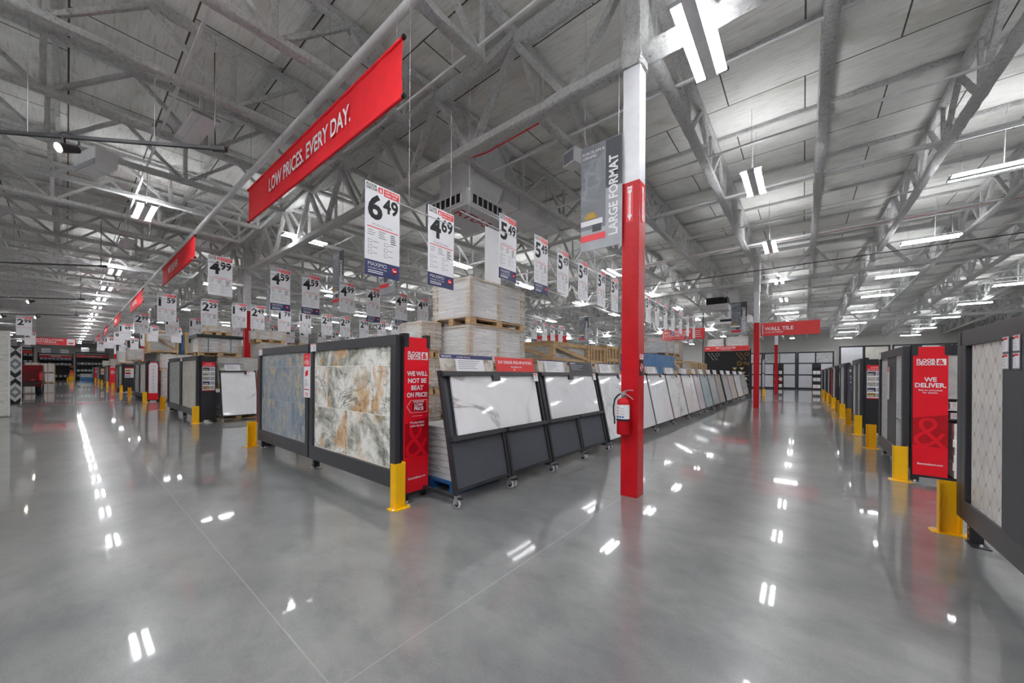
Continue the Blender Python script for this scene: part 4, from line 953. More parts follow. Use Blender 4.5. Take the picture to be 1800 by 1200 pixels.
# ------------------------------------------------------------------ pallets, loads, crates
def pallet_mb(lx, ly, m=WOOD):
    mb = MB()
    for i in range(5): y = -ly/2+.05+(ly-.1)*i/4; mb.box(-lx/2,lx/2,y-.05,y+.05,.105,.125,m)
    for i in range(3): x = -lx/2+.05+(lx-.1)*i/2; mb.box(x-.05,x+.05,-ly/2,ly/2,.085,.105,m)
    for i in range(3):
        for j in range(3): x = -lx/2+.05+(lx-.1)*i/2; y = -ly/2+.07+(ly-.14)*j/2; mb.box(x-.05,x+.05,y-.07,y+.07,.018,.085,m)
    for i in range(3): x = -lx/2+.05+(lx-.1)*i/2; mb.box(x-.05,x+.05,-ly/2,ly/2,0,.018,m)
    return mb
def load(x, y, z, lx, ly, h, kind, lab, rot=0, wrap=True, pm=WOOD, grp=None, cat='pallet load'):
    t = thing('pallet_load', lab, cat, (x,y,z), rot, grp)
    pallet_mb(lx,ly,pm).build('pallet', t)
    mb = MB(); nz = max(2,int(h/.14)); cm = {'white':CARDW,'grey':CARTON,'card':CARD,'blue':BLUEW}[kind]
    for k in range(nz):
        z0 = .13+h*k/nz; n = 4
        for j in range(n): 
            ya = -ly/2+.03+(ly-.06)*j/n; jx = random.uniform(-.006,.006)
            mb.box(-lx/2+.03+jx,lx/2-.03+jx,ya+.003,ya+(ly-.06)/n-.003,z0+.002,z0+h/nz-.003,cm)
    mb.build('cartons', t)
    cg = MB()
    for sx in (-1,1):
        for yy in (-ly/2+.05,0,ly/2-.05): cg.box(sx*(lx/2-.02)-.012,sx*(lx/2-.02)+.012,yy-.035,yy+.035,.13,.13+h,WOOD if kind != 'card' else CARD)
    for sy in (-1,1):
        for xx in (-lx/2+.05,lx/2-.05): cg.box(xx-.035,xx+.035,sy*(ly/2-.02)-.012,sy*(ly/2-.02)+.012,.13,.13+h,WOOD if kind != 'card' else CARD)
    cg.box(-lx/2+.01,lx/2-.01,-ly/2+.01,ly/2-.01,.13+h,.15+h,cm if kind == 'blue' else WOOD); cg.build('corner_boards', t)
    if wrap:
        w_ = MB(); w_.box(-lx/2-.012,lx/2+.012,-ly/2-.012,ly/2+.012,.10,.165+h,BLUEW if kind == 'blue' else WRAP); w_.build('stretch_wrap', t, .015)
    return t
def crate(x, y, z, lx, ly, h, lab, rot=0, diag=True, fill=CARTON):
    t = thing('wooden_crate', lab, 'crate', (x,y,z), rot)
    mb = MB(); s_ = .045
    for sx in (-1,1):
        for sy in (-1,1): mb.box(sx*lx/2-s_/1,sx*lx/2+s_/1,sy*ly/2-s_,sy*ly/2+s_,0,h,WOOD)
        mb.bar((sx*lx/2,-ly/2,h-.04),(sx*lx/2,ly/2,h-.04),.03,.08,WOOD); mb.bar((sx*lx/2,-ly/2,.1),(sx*lx/2,ly/2,.1),.03,.09,WOOD)
        if diag: mb.bar((sx*(lx/2+.02),-ly/2,h-.1),(sx*(lx/2+.02),ly/2,.14),.03,.075,WOOD)
        n = 2 if diag else 4
        for q in range(1,n): mb.box(sx*lx/2-.02,sx*lx/2+.02,-ly/2+ly*q/n-.04,-ly/2+ly*q/n+.04,.05,h-.02,WOOD) if not diag else None
    for sy in (-1,1):
        mb.bar((-lx/2,sy*ly/2,h-.04),(lx/2,sy*ly/2,h-.04),.03,.08,WOOD); mb.bar((-lx/2,sy*ly/2,.1),(lx/2,sy*ly/2,.1),.03,.09,WOOD); mb.bar((-lx/2,sy*(ly/2+.02),h-.1),(lx/2,sy*(ly/2+.02),.14),.03,.07,WOOD)
    for i in range(4): yy = -ly/2+ly*i/3; mb.box(-lx/2,lx/2,yy-.04,yy+.04,h-.02,h+.005,WOOD); mb.box(-lx/2,lx/2,yy-.05,yy+.05,0,.03,WOOD)
    mb.build('crate_frame', t)
    mb = MB(); n = 5
    for k in range(n): mb.box(-lx/2+.06,lx/2-.06,-ly/2+.07,ly/2-.07,.06+(h-.16)*k/n,.055+(h-.16)*(k+1)/n-.004,fill)
    mb.build('crate_contents', t)
    w_ = MB(); w_.box(-lx/2+.05,lx/2-.05,-ly/2+.055,ly/2-.055,.05,h-.085,WRAP); w_.build('stretch_wrap', t)
    return t
# tower behind the first slab racks (four tiers)
for i, z in enumerate([0,.735,1.53,2.24]):
    h = [.56,.62,.54,.56][i]
    load(-4.33,4.49,z,.86,1.36,h,'white','film wrapped pallet load in the tall tower behind the slab racks, %s tier'%['bottom','second','third','top'][i],grp='pallet tower behind the slab racks')
for i in range(4):
    load(-4.75,3.55,i*.575,.55,.36,.40,'white','small wrapped load behind the red endcap, %s tier'%['lowest','second','third','top'][i],grp='small loads behind the red endcap')
pl = tag(pallet_mb(.95,.85,BLUEP).build('pallet'),'blue painted pallet under the near stack of flat tile cartons','pallet'); at(pl,(-3.78,3.42,0))
for i in range(8):
    mb = MB(); z = .127+i*.083; jx = random.uniform(-.012,.012)
    mb.box(-.41+jx,.37+jx,-.34,.34,0,.079,CARDW); mb.box(-.37+jx*2+(.06 if i % 2 else 0),-.35+jx*2+(.06 if i % 2 else 0),-.343,-.34,.008,.07,GREENS); lines(mb,(-.25,-.342,.055),(1,0,0),(0,0,1),.4,2,.02,LGREY,.008); lines(mb,(-.25,-.3425,.07),(1,0,0),(0,0,1),.6,1,.02,INK,.003,1)
    o = tag(mb.build('tile_carton'),'flat white tile carton in the near stack behind the red endcap, %s from the floor'%(NTH[i] if i else 'first'),'carton','flat tile cartons on the blue pallet'); at(o,(-3.80,3.40,z))
# run of goods behind the slab racks, first rack run
spec = [(-4.55,6.5,0,.9,1.3,1.67,'grey'),(-4.6,7.9,0,.9,1.3,1.67,'white'),(-4.6,9.45,0,.9,1.3,1.76,'grey'),(-4.6,11,0,.9,1.3,1.5,'white')]
for i, (x,y,z,lx,ly,h,k_) in enumerate(spec): load(x,y,z,lx,ly,h-.15,k_,'tall wrapped pallet load standing behind the plain slab racks, %s along the row'%NTH[i])
crate(-4.6,7.30,1.69,.9,1.58,.50,'pine crate with diagonal brace above the grey card, left of three',0,True)
crate(-4.6,8.62,1.69,.9,.78,.50,'pine crate above the slab racks, middle of three',0,False)
crate(-4.6,9.58,1.78,.9,.84,.48,'pine crate above the slab racks, right of three',0,False)
for i, (x,y,z,ly,h) in enumerate([(-4.5,12.4,1.5,1.15,.52),(-4.5,14.2,1.35,2.4,.70)]): load(x,y,z,.9,ly,h,'blue','blue film wrapped load right of the foreground column, %s'%['left','right, taller'][i])
for i, (x,y) in enumerate([(-4.5,12.35),(-4.5,13.73),(-4.5,15.1),(-4.5,16.9),(-4.5,18.6)]): load(x,y,0,.9,1.3,1.15,'grey' if i%2 else 'white','wrapped pallet load on the floor behind the white slabs, %s past the column'%NTH[i])
load(-4.6,15.8,2.24,.9,1.9,.42,'grey','grey strapped load on top right of the blue film loads')
crate(-4.6,16.3,1.45,.9,1.4,.62,'pine crate under the grey strapped load',0,True)
crate(-4.6,19.5,1.42,.9,1.6,.70,'pine crate behind the teal slab',0,False)
crate(-4.6,21.4,1.42,.9,1.3,.66,'pine crate with blue boards behind the grey slab',0,False,BLUEW)
load(-4.6,22.6,0,.9,1.3,1.2,'white','wrapped load on the floor in the gap of the slab row'); load(-6.2,21,2.5,1.0,1.6,.8,'card','brown carton load high behind the blue film loads'); load(-6.5,24,2.3,1.0,1.6,1.1,'card','tall brown carton load below the bath fixtures sign')
load(-6.3,21,0,1,1.6,2.25,'card','brown carton load on the floor behind the blue film loads'); load(-6.5,24,0,1,1.6,2.1,'card','brown carton load on the floor below the bath fixtures sign')
# aisle between first and second left displays
def covered(x,y,z):
    t = load(x,y,z,1.0,1.05,.42,'white','strapped tile load under a black plastic cover, behind the second left display')
    mb = MB(); mb.box(-.55,.55,-.57,.57,.55,.64,BLKF); mb.box(-.55,-.53,-.57,.57,.42,.64,BLKF)
    for yy in (-.3,.25): mb.box(.515,.52,yy-.008,yy+.008,.1,.64,GREENS)
    mb.box(-.552,.552,-.572,.572,.60,.61,GREENS); mb.build('black_cover', t)
covered(-14.45,2.98,1.955)
load(-14.5,2.98,2.60,.7,.62,.14,'white','small wrapped parcel lying on the black covered load')
load(-14.45,3.44,.95,1.0,1.05,.83,'grey','strapped tile load below the black covered load')
pl = tag(pallet_mb(1.0,1.1).build('pallet'),'pine pallet under the stack of white tiles behind the second left display','pallet'); at(pl,(-14.4,3.44,0))
for i in range(9):
    mb = MB(); mb.box(-.45,.45,-.42,.4,0,.072,CARDW); o = tag(mb.build('tile_carton'),'white tile carton in the low stack behind the second left display, %s from the floor'%(NTH[i] if i else 'first'),'carton','tile cartons behind the second left display'); at(o,(-14.36,3.42,.127+i*.076))
t = rack(.92,'B',MARB,'wheeled rack with white veined slab standing between the first two left displays',2.85); t.location = (-13.15,2.85,0)
load(-14.4,4.56,1.84,1.0,1.1,.44,'grey','strapped load on beige boards right of the black covered load')
load(-14.4,4.36,2.46,.8,.85,.26,'white','white wrapped parcel with orange label right of the black covered load')
load(-14.4,4.56,0,1.0,1.1,1.66,'white','wrapped load standing behind the veined slab on the left')
load(-14.5,5.8,0,1.0,1.1,1.62,'grey','wrapped load on the floor under the pine crate on the left')
crate(-14.5,5.75,1.8,1.0,1.0,.72,'pine crate behind the white wrapped parcel on the left',0,False)
crate(-24.9,2.98,2.34,1.1,1.0,1.13,'tall pine crate with long diagonal brace above the third left display',0,True)
crate(-24.9,4.3,2.34,1.1,1.0,1.13,'tall pine crate just right of the diagonal braced one',0,False)
load(-24.9,3.45,1.50,1.1,1.2,.66,'white','white film load under the tall pine crate'); load(-24.9,3.5,0,1.1,1.2,1.33,'grey','wrapped load on the floor beneath the white film load')
load(-24.9,4.75,1.50,1.1,1.1,.66,'grey','grey load under the second tall pine crate'); load(-24.9,4.8,0,1.1,1.1,1.33,'white','wrapped load on the floor behind the third left display')
mb = MB(); mb.tube((0,0,0),(0,0,.95),.06,BLUEP,10); mb.tube((0,0,.95),(0,0,1.1),.035,WHT,10); o = tag(mb.build('blue_tube'),'upright blue tube between the two tall pine crates','tube'); at(o,(-24.3,3.63,2.34))
load(-36.9,3.05,2.15,1.0,.8,.75,'grey','beige strapped load left of the tall pine crate'); load(-36.9,3.5,0,1.0,1.0,1.9,'grey','wrapped load on the floor behind the fourth left display')
load(-48.5,3.4,2.1,1.0,1.0,1.0,'white','white film load high behind the fifth left display')
for i, x in enumerate([-37.6,-49.2,-63.8,-77]):
    load(x,3.7 if i else 4.7,0,1.1,1.0,1.7,'white','distant wrapped load on the floor behind the left displays, %s'%NTH[i])
    if i > 1: load(x,3.7,1.88,1.1,1.0,.8,'grey' if i%2 else 'white','distant wrapped load raised behind the left displays, %s'%NTH[i])
# deeper rows so the aisles have goods
for i, x in enumerate([-6.3,-11.0+0,-16.2,-21.5]):
    for j in range(3):
        if i == 1: continue
        load(x-.3,7+j*3.3,0,1.3,2.4,1.35,'grey' if (i+j)%2 else 'white','wide wrapped load deep in the racks, run %s, %s back'%(NTH[i],NTH[j]))
# near goods right of the we deliver endcap
t = thing('shelf_bay','shelf bay with marble plank panel right of the we deliver endcap','shelf',(1.56,8.05,0))
mb = MB(); mb.box(0,1.6,.02,.06,0,1.95,BLACKP); mb.box(1.56,1.6,-.3,.06,0,1.95,BLACKP); mb.box(0,1.6,-.03,.02,1.80,1.95,BLACKP); mb.box(0,1.6,.02,.03,1.96,1.98,BLACKP); mb.build('frame', t)
mb = MB(); mb.box(.0,1.56,-.02,.0,1.17,1.80,MARBP); mb.build('tile_panel', t)
mb = MB(); mb.box(.0,1.56,-.35,.02,1.02,1.04,WHT); mb.box(.0,1.56,-.35,.02,.88,.90,BLACKP); mb.box(.0,1.56,-.37,.02,.05,.09,BLACKP); mb.build('shelf', t)
for i in range(2): mb = MB(); mb.box(.08+i*.3,.33+i*.3,-.365,-.355,1.05,1.15,WHITE); mb.box(.12+i*.3,.31+i*.3,-.367,-.365,1.13,1.145,RED); lines(mb,(.1+i*.3,-.367,1.11),(1,0,0),(0,0,1),.18,2,.03,INK,.012); mb.build('price_card', t)
for i in range(4):
    for j in range(2):
        mb = MB(); mb.box(-.12,.12,-.14,.1,0,.085,CARDW); lines(mb,(-.1,-.142,.06),(1,0,0),(0,0,1),.1,2,.02,LGREY,.006); o = tag(mb.build('small_carton'),'small white carton on the upper shelf of the bay, file %s, %s layer'%(NTH[i],['lower','upper'][j]),'carton','small cartons on the bay shelf'); at(o,(1.72+i*.26,7.88,.902+j*.0+0)) if j == 0 else at(o,(1.72+i*.26,7.9,1.042+0))
for i in range(7):
    mb = MB(); mb.box(-.19,.19,-.22,.12,0,.105,CARDW)
    for q in range(5): mb.box(-.09+q*.04,-.07+q*.04,-.2215,-.22,.06+.008*abs(q-2),.082+.008*abs(q-2),INK)
    mb.box(-.08,-.04,-.2215,-.22,.02,.035,LGREY); o = tag(mb.build('tile_box',bev=.003),'white box with black emblem by the we deliver endcap, %s from the bottom'%(NTH[i] if i else 'first'),'box','emblem boxes by the we deliver endcap'); at(o,(1.80+random.uniform(-.01,.02),7.88+(.02 if i%2 else 0),.092+i*.108),random.uniform(-.06,.06))
for i in range(7):
    mb = MB(); mb.box(-.19,.19,-.22,.12,0,.105,CARDW); o = tag(mb.build('tile_box',bev=.003),'white box in the second file of the bay bottom shelf, %s from the bottom'%(NTH[i] if i else 'first'),'box','emblem boxes by the we deliver endcap'); at(o,(2.22,7.88,.092+i*.108))

# ------------------------------------------------------------------ fire extinguisher and column signs
def extinguisher(x, y, z, lab, rot=0):
    t = thing('fire_extinguisher', lab, 'fire extinguisher', (x,y,z), rot)
    mb = MB(); mb.lathe([(0,0),(.068,0),(.075,.012),(.075,.37),(.068,.405),(.045,.428),(.022,.438),(0,.44)],(0,0,0),REDP,24); mb.build('cylinder', t)
    mb = MB(); mb.lathe([(.0758,.19),(.0758,.36)],(0,0,0),WHITE,24)
    for i in range(3): mb.box(-.045+.03*i,-.025+.03*i,-.078,-.0755,.205,.225,BLUEP)
    for i in range(3): mb.box(-.04,-.028,-.0775,-.0762,.25+i*.033,.262+i*.033,RED); mb.box(.0,.04,-.078,-.0762,.25+i*.033,.255+i*.033,LGREY)
    mb.build('paper_label', t)
    mb = MB(); mb.lathe([(.077,.165),(.079,.17),(.079,.185),(.077,.19)],(0,0,0),RUB,24); mb.build('strap', t)
    mb = MB(); mb.tube((0,0,.43),(0,0,.50),.018,NICK,12); mb.box(-.03,.03,-.015,.015,.475,.51,NICK); mb.tube((.0,-.015,.47),(.0,-.03,.47),.016,NICK,12); mb.build('valve', t)
    mb = MB(); mb.path([(-.01,0,.505),(.03,0,.525),(.08,0,.535),(.12,0,.532)],.008,NICK,6); mb.path([(.02,0,.49),(.06,0,.47),(.10,0,.44),(.12,0,.425)],.008,NICK,6); mb.path([(-.02,0,.51),(-.045,-.01,.55),(-.09,-.01,.57)],.004,NICK,5); mb.build('lever', t)
    mb = MB(); mb.path([(-.025,0,.49),(-.06,-.01,.47),(-.10,-.015,.42),(-.115,-.02,.33),(-.112,-.02,.24),(-.10,-.02,.19),(-.098,-.02,.12)],.010,RUB,8); mb.build('hose', t)
    mb = MB(); mb.box(-.02,.02,.06,.095,.25,.45,STEEL); mb.build('wall_bracket', t)
extinguisher(-1.69,4.235,.77,'red fire extinguisher with white label on the foreground column')
extinguisher(-1.42,35.0,.9,'small fire extinguisher on the far column below the wall tile sign',-H)
t = thing('extinguisher_sign','tall red arrow sign reading fire extinguisher on the left face of the foreground column','sign',(-1.66,4.322,3.36))
mb = MB(); mb.box(-.04,.04,-.002,.001,0,.44,RED); mb.build('sign_plate', t)
mb = MB(); mb.prism([(-.03,.43),(.03,.43),(.022,.35),(.014,.35),(.014,.08),(.03,.08),(0,.01),(-.03,.08),(-.014,.08),(-.014,.35),(-.022,.35)],(0,-.003,0),(1,0,0),(0,0,1),(0,-.001,0),WHITE); mb.text('FIRE',(0,-.005,.385),(1,0,0),(0,0,1),.022,RED,.02,.045,'C')
for i, ch in enumerate('EXTINGUISHER'): mb.text(ch,(0,-.005,.328-i*.021),(1,0,0),(0,0,1),.015,RED,.02,.02,'C')
mb.build('sign_print', t)
t = thing('extinguisher_sign','narrow red arrow sign on the right face of the foreground column','sign',(-1.542,4.43,3.36),H)
mb = MB(); mb.box(-.04,.04,-.002,.001,0,.44,RED); mb.prism([(-.03,.43),(.03,.43),(.022,.35),(.014,.35),(.014,.08),(.03,.08),(0,.01),(-.03,.08),(-.014,.08),(-.014,.35),(-.022,.35)],(0,-.003,0),(1,0,0),(0,0,1),(0,-.001,0),WHITE); mb.build('sign_plate', t)
mb = MB(); mb.box(0,.003,-.06,.06,0,.06,WHITE); lines(mb,(.0035,-.05,.04),(0,1,0),(0,0,1),.1,2,.02,RED,.01); mb.box(0,.003,-.06,.06,-.2,-.01,INK); mb.lathe([(0,.0035),(.052,.0035)],(0,0,-.1),WHITE,20,'X'); mb.lathe([(.043,.0045),(.052,.0045)],(0,0,-.1),RED,20,'X'); mb.bar((.005,-.035,-.065),(.005,.035,-.135),.008,.008,RED); mb.box(.004,.0045,-.012,.012,-.135,-.07,INK)
o = tag(mb.build('warning_sign'),'small black sign with red prohibition ring on the foreground column','sign'); at(o,(-1.543,4.43,1.68))

# ------------------------------------------------------------------ bath accessories rack
t = thing('store_rack','black rack headed bath accessories at the end of the slab racks','rack',(-6.1,32,0))
mb = MB()
for x in (0,2.95): mb.box(x-.04,x+.04,-.04,.04,0,3.5,BLACKP); mb.box(x-.04,x+.04,1.0,1.08,0,3.5,BLACKP)
mb.box(0,2.95,-.03,.03,3.42,3.5,BLACKP); mb.box(0,2.95,0,1.05,3.38,3.42,BLACKP); mb.build('rack_frame', t)
mb = MB(); mb.box(-.05,3.0,.04,.08,0,3.3,DARK); bo = mb.build('display_board', t)
mb = MB(); mb.box(-.05,3.0,-.09,-.05,3.32,3.68,REDS); mb.text('BATH ACCESSORIES',(1.45,-.093,3.5),(1,0,0),(0,0,1),.11,WHITE,.02,1.3,'C'); mb.text('ACCESORIOS DE BANO',(1.45,-.093,3.40),(1,0,0),(0,0,1),.05,WHITE,.01,.7,'C'); logo(mb,(.05,-.093,3.47),(1,0,0),(0,0,1),.3,WHITE); mb.build('header_sign', t)
def item(nm, lab, mb, x, z, cat, grp=None): o = tag(mb.build(nm), lab, cat, grp); at(o,(-6.1+x,31.94,z)); return o
for i, (x, m_, nm) in enumerate([(.25,NICK,'nickel'),(.5,NICK,'nickel'),(2.15,GOLD,'brass'),(2.4,GOLD,'brass')]):
    mb = MB(); mb.bar((0,0,.5),(.35,0,0),.025,.025,m_); mb.tube((0,0,.5),(0,.05,.5),.03,m_); mb.tube((.35,0,0),(.35,.05,0),.03,m_); item('towel_bar','%s towel bar hung diagonally on the black board, %s'%(nm,['left','right'][i%2]),mb,x,2.65,'towel bar','towel bars')
for i, (x, m_, nm) in enumerate([(.95,NICK,'nickel'),(2.85,GOLD,'brass')]):
    mb = MB(); mb.path([(.12*math.cos(a/12*2*math.pi),0,.12*math.sin(a/12*2*math.pi)) for a in range(13)],.012,m_,5); item('towel_ring',nm+' towel ring on the black board',mb,x-.05,3.05,'towel ring')
mb = MB()
for a in range(8): mb.bar((.08*math.cos(a*.785),0,.08*math.sin(a*.785)),(.2*math.cos(a*.785),0,.2*math.sin(a*.785)),.03,.03,GOLD)
item('brass_fixture','brass starburst of faucets on the black board',mb,2.35,2.35,'faucet')
mb = MB()
for a in range(4): mb.path([(a*.09-.1,0,-.08-.03*a),(a*.09-.1,-.05,.1-.03*a),(a*.09-.02,-.08,.12-.03*a),(a*.09,-.08,.02)],.02,GOLD,5)
item('brass_fixture','brass faucets in a row right of the starburst',mb,2.75,2.33,'faucet')
for i, (x,z) in enumerate([(2.05,1.98),(2.5,1.98),(2.6,1.65)]):
    mb = MB(); mb.prism([(-.16,.06),(.16,.06),(.02,-.12),(-.02,-.12)],(0,0,0),(1,0,0),(0,0,1),(0,.04,0),WOOD); item('shower_shelf','pale triangular shower shelf on the lower board, %s'%['upper left','upper right','lower'][i],mb,x,z,'shelf','shower shelves')
for i in range(4):
    for j in range(4):
        mb = MB(); mb.box(-.08,.08,-.15,0,0,.16,[WHITE,LGREY,CARDW,NICK][(i+j)%4]); item('boxed_accessory','small boxed accessory on the rack, column %s, level %s'%(NTH[i],NTH[j]),mb,2.1+i*.22,.15+j*.33,'box','boxed bath accessories')
for j in range(5): mb = MB(); mb.box(1.95,2.95,-.2,.04,.11+j*.33,.14+j*.33,NICK); mb.build('shelf', t)
load(-5.35,32.5,3.505,1.1,1.0,.6,'white','wrapped load on top of the bath accessories rack, left'); load(-3.95,32.5,3.505,1.35,1.0,.75,'white','wrapped load on top of the bath accessories rack, right')
mb = MB(); mb.box(-.03,.03,-.03,.03,-3.5,3.2,BLACKP); o = tag(mb.build('black_post'),'tall thin black post above the left of the bath rack','post'); at(o,(-6.22,31.9,3.5))
mb = MB(); mb.box(-1.0,1.0,-.4,.4,-.25,.2,DUCT); mb.box(-.7,.7,-.41,-.4,-.1,.05,DARK); mb.box(-.3,.3,-.25,.25,.2,1.95,DUCT); o = tag(mb.build('diffuser_box',bev=.1),'white rounded ceiling diffuser above the bath accessories rack','vent'); at(o,(-3.5,27,5.0))
mb = MB(); mb.box(-.6,.6,-.4,.4,0,.35,DUCT); mb.box(-.55,.55,-.38,.38,.35,.75,DARK); mb.box(-.2,.2,-.2,.2,.75,1.75,DUCT); o = tag(mb.build('air_duct'),'dark banded duct drop left of the second large format blade','duct'); at(o,(-4.0,24.5,5.3))

# ------------------------------------------------------------------ tile wall displays at the back
def wallbay(x, y, W_, h, layout, lab, rot=0, niche=None):
    t = thing('wall_display', lab, 'tile display', (x,y,0), rot)
    mb = MB(); mb.box(0,W_,.05,.10,0,h,BLACKP)
    for xx in (0,W_-.12): mb.box(xx,xx+.12,-.02,.05,0,h,BLACKP)
    mb.box(0,W_,-.03,.05,h-.1,h,BLACKP); mb.box(0,W_,-.03,.05,.0,.14,BLACKP); mb.build('frame', t)
    if niche:
        for j in range(4): q = MB(); q.box(niche[0],niche[1],-.35,.05,.12+j*.72,.15+j*.72,BLACKP); q.build('shelf', t)
    for (a,b,za,zb,m_) in layout:
        q = MB(); q.box(.1+(W_-.2)*a+.03,.1+(W_-.2)*b-.03,.0,.04,.14+(h-.24)*za+.03,.14+(h-.24)*zb-.03,m_); q.build('tile_panel', t)
    return t
WT = GREYT; LW = mat('white wall tile','#c9c9cf',.3,var=.04,scale=8)
lay = [(0,.30,0,.36,LW),(0,.30,.38,.69,LW),(0,.5,.71,1,GREYT),(.62,1,0,.36,LW),(.62,1,.38,.69,LW),(.5,1,.71,1,LW)]
wallbay(-6.2,49,2.7,3.95,lay,'black framed wall display of white tiles, behind the second column')
wallbay(-3.45,49,2.9,3.95,lay,'black framed wall display of white tiles, left bay at the back wall',0,(.92,1.76))
lay2 = [(0,.42,0,.36,LW),(0,.42,.38,.69,LW),(0,.5,.71,1,LW),(.66,1,0,.36,SLGR),(.66,1,.38,.69,LW),(.52,1,.71,1,GREYT)]
wallbay(-.5,49,2.95,3.95,lay2,'black framed wall display of white and grey tiles, right bay at the back wall',0,(1.27,1.90))
for i in range(4): wallbay(2.5+i*3.3,43.5,3.2,4.1,[(0,.48,.6,1,LW),(.52,1,.6,1,[SLBG,BLUET,LW,SLGR][i]),(0,1,.05,.58,LW)],'tall tile wall display behind the right row, %s bay from the left'%(NTH[i] if i else 'first'))
wallbay(-3.25,44.5,3.0,3.2,[(0,1,0,.5,LW),(0,1,.52,1,GREYT)],'narrow side tile display seen edge on behind the second column',H)
for i in range(5): wallbay(2.4,12.2+i*5.1 if 0 else 10.4+i*5.1,2.6,1.95,[(0,1,.5,1,MOSA),(0,1,.05,.48,LW)],'low tile shelf behind the right row displays, %s'%NTH[i])
for i, x in enumerate([-2.32,-1.92,.94,1.24]):
    for j in range(3):
        mb = MB(); mb.box(-.14,.14,-.2,.1,0,.35,CARDW); mb.box(-.13,.13,-.205,-.2,.02,.12,WHITE); mb.box(-.13,.13,-.207,-.205,.1,.12,RED); o = tag(mb.build('tile_box'),'white tile box in the back wall niches, %s stack from left, %s layer'%(['first','second','third','last'][i],['bottom','middle','top'][j]),'box','tile boxes in the back niches'); at(o,(x,48.86,.152+j*.72))

# ------------------------------------------------------------------ far left: stone display, chevron, truck, racks
t = thing('stone_display','white ledger stone display wall at the left edge of the picture','display wall',(-19.65,-1.16,0))
mb = MB(); mb.M = Matrix.Rotation(H,4,'Z'); mb.box(-2.6,0,0,.05,.02,2.72,LEDGE); mb.M = Matrix.Identity(4); mb.build('stone_face', t)
mb = MB(); mb.box(-.35,-.05,-2.6,0,0,2.70,WHT); mb.box(-.06,.006,.0,.03,0,2.74,WHT); mb.build('side_panel', t)
t = thing('chevron_display','tall black white and grey chevron tile panel right of the ledger stone wall','tile display',(-27.0,-1.42,0))
mb = MB(); mb.box(-.03,0,-.15,.15,.02,2.55,CHEV); 
co = mb.build('tile_panel', t); mb = MB(); mb.box(-.05,.006,-.17,-.15,0,2.57,WHT); mb.box(-.05,.006,.15,.17,0,2.57,WHT); mb.box(-.2,-.05,-.17,.17,0,2.5,BLACKP); mb.build('panel_frame', t)
def truck():
    t = thing('pickup_truck','dark red pickup truck seen from behind, partly hidden by the chevron panel','truck',(-35,-1.88,0))
    b = MB(); W_ = .95
    # body side profile extruded across y
    prof = [(0,.72),(0,1.42),(-1.85,1.42),(-1.9,1.5),(-2.1,1.78),(-3.4,1.80),(-3.95,1.45),(-5.2,1.32),(-5.5,1.15),(-5.55,.6),(-4.95,.5),(-4.85,.82),(-4.5,.92),(-4.15,.82),(-4.05,.5),(-1.55,.5),(-1.45,.82),(-1.1,.92),(-.75,.82),(-.65,.5),(-.02,.55)]
    b.prism(prof,(0,-W_,0),(1,0,0),(0,0,1),(0,2*W_,0),TRUCKR); b.build('body', t, .03)
    g = MB(); g.box(.0,.035,-W_+.12,W_-.12,.80,1.40,TRUCKR); g.box(.035,.05,-W_+.14,W_-.14,1.30,1.38,TRUCKR); g.box(.036,.055,-.13,.13,1.16,1.27,DARK); g.text('2500',(.04,.5,.9),(0,1,0),(0,0,1),.05,NICK,.01,.2) if 0 else None; g.box(.036,.04,.58,.72,.90,.92,NICK); g.build('tailgate', t, .01)
    for s_ in (-1,1): l_ = MB(); l_.box(-.12,.05,s_*W_-(.1 if s_ > 0 else 0),s_*W_+(0 if s_ > 0 else .1),.86,1.34,TLAMP); l_.build('tail_lamp', t, .03)
    g = MB(); g.box(-.05,.16,-W_-.02,W_+.02,.68,.76,DARK); g.box(-.05,.14,-W_,W_,.52,.70,TRUCKR); g.box(.141,.15,.15,.75,.55,.66,DARK); g.box(.141,.15,-.2,.08,.56,.68,ORANGE); g.build('rear_bumper', t, .02)
    for x in (-1.1,-4.5):
        for s_ in (-1,1):
            w_ = MB(); w_.lathe([(0,-.12),(.22,-.12),(.34,-.11),(.37,-.08),(.37,.08),(.34,.11),(.22,.12),(0,.12)],(x,s_*(W_-.13),.37),RUB,24,'Y'); wo = w_.build('wheel', t); h_ = MB(); h_.lathe([(0,.125),(.2,.125),(.21,.12)],(x,s_*(W_-.13),.37),NICK,20,'Y'); h_.lathe([(0,-.125),(.2,-.125),(.21,-.12)],(x,s_*(W_-.13),.37),NICK,20,'Y'); h_.build('hub', wo)
    g = MB(); g.prism([(-2.15,1.45),(-2.25,1.72),(-3.35,1.74),(-3.85,1.45)],(0,-W_-.003,0),(1,0,0),(0,0,1),(0,2*W_+.006,0),DARK); g.build('windows', t)
truck()
for i, (y, z, h) in enumerate([(-1.35,0,.95),(-1.35,1.12,.95),(-2.45,0,1.0),(-2.45,1.17,1.0)]):
    load(-68,y,z,1.4,1.05,h,'white','white carton load beyond the truck, %s'%['front lower','front upper','left lower','left upper'][i],wrap=False)
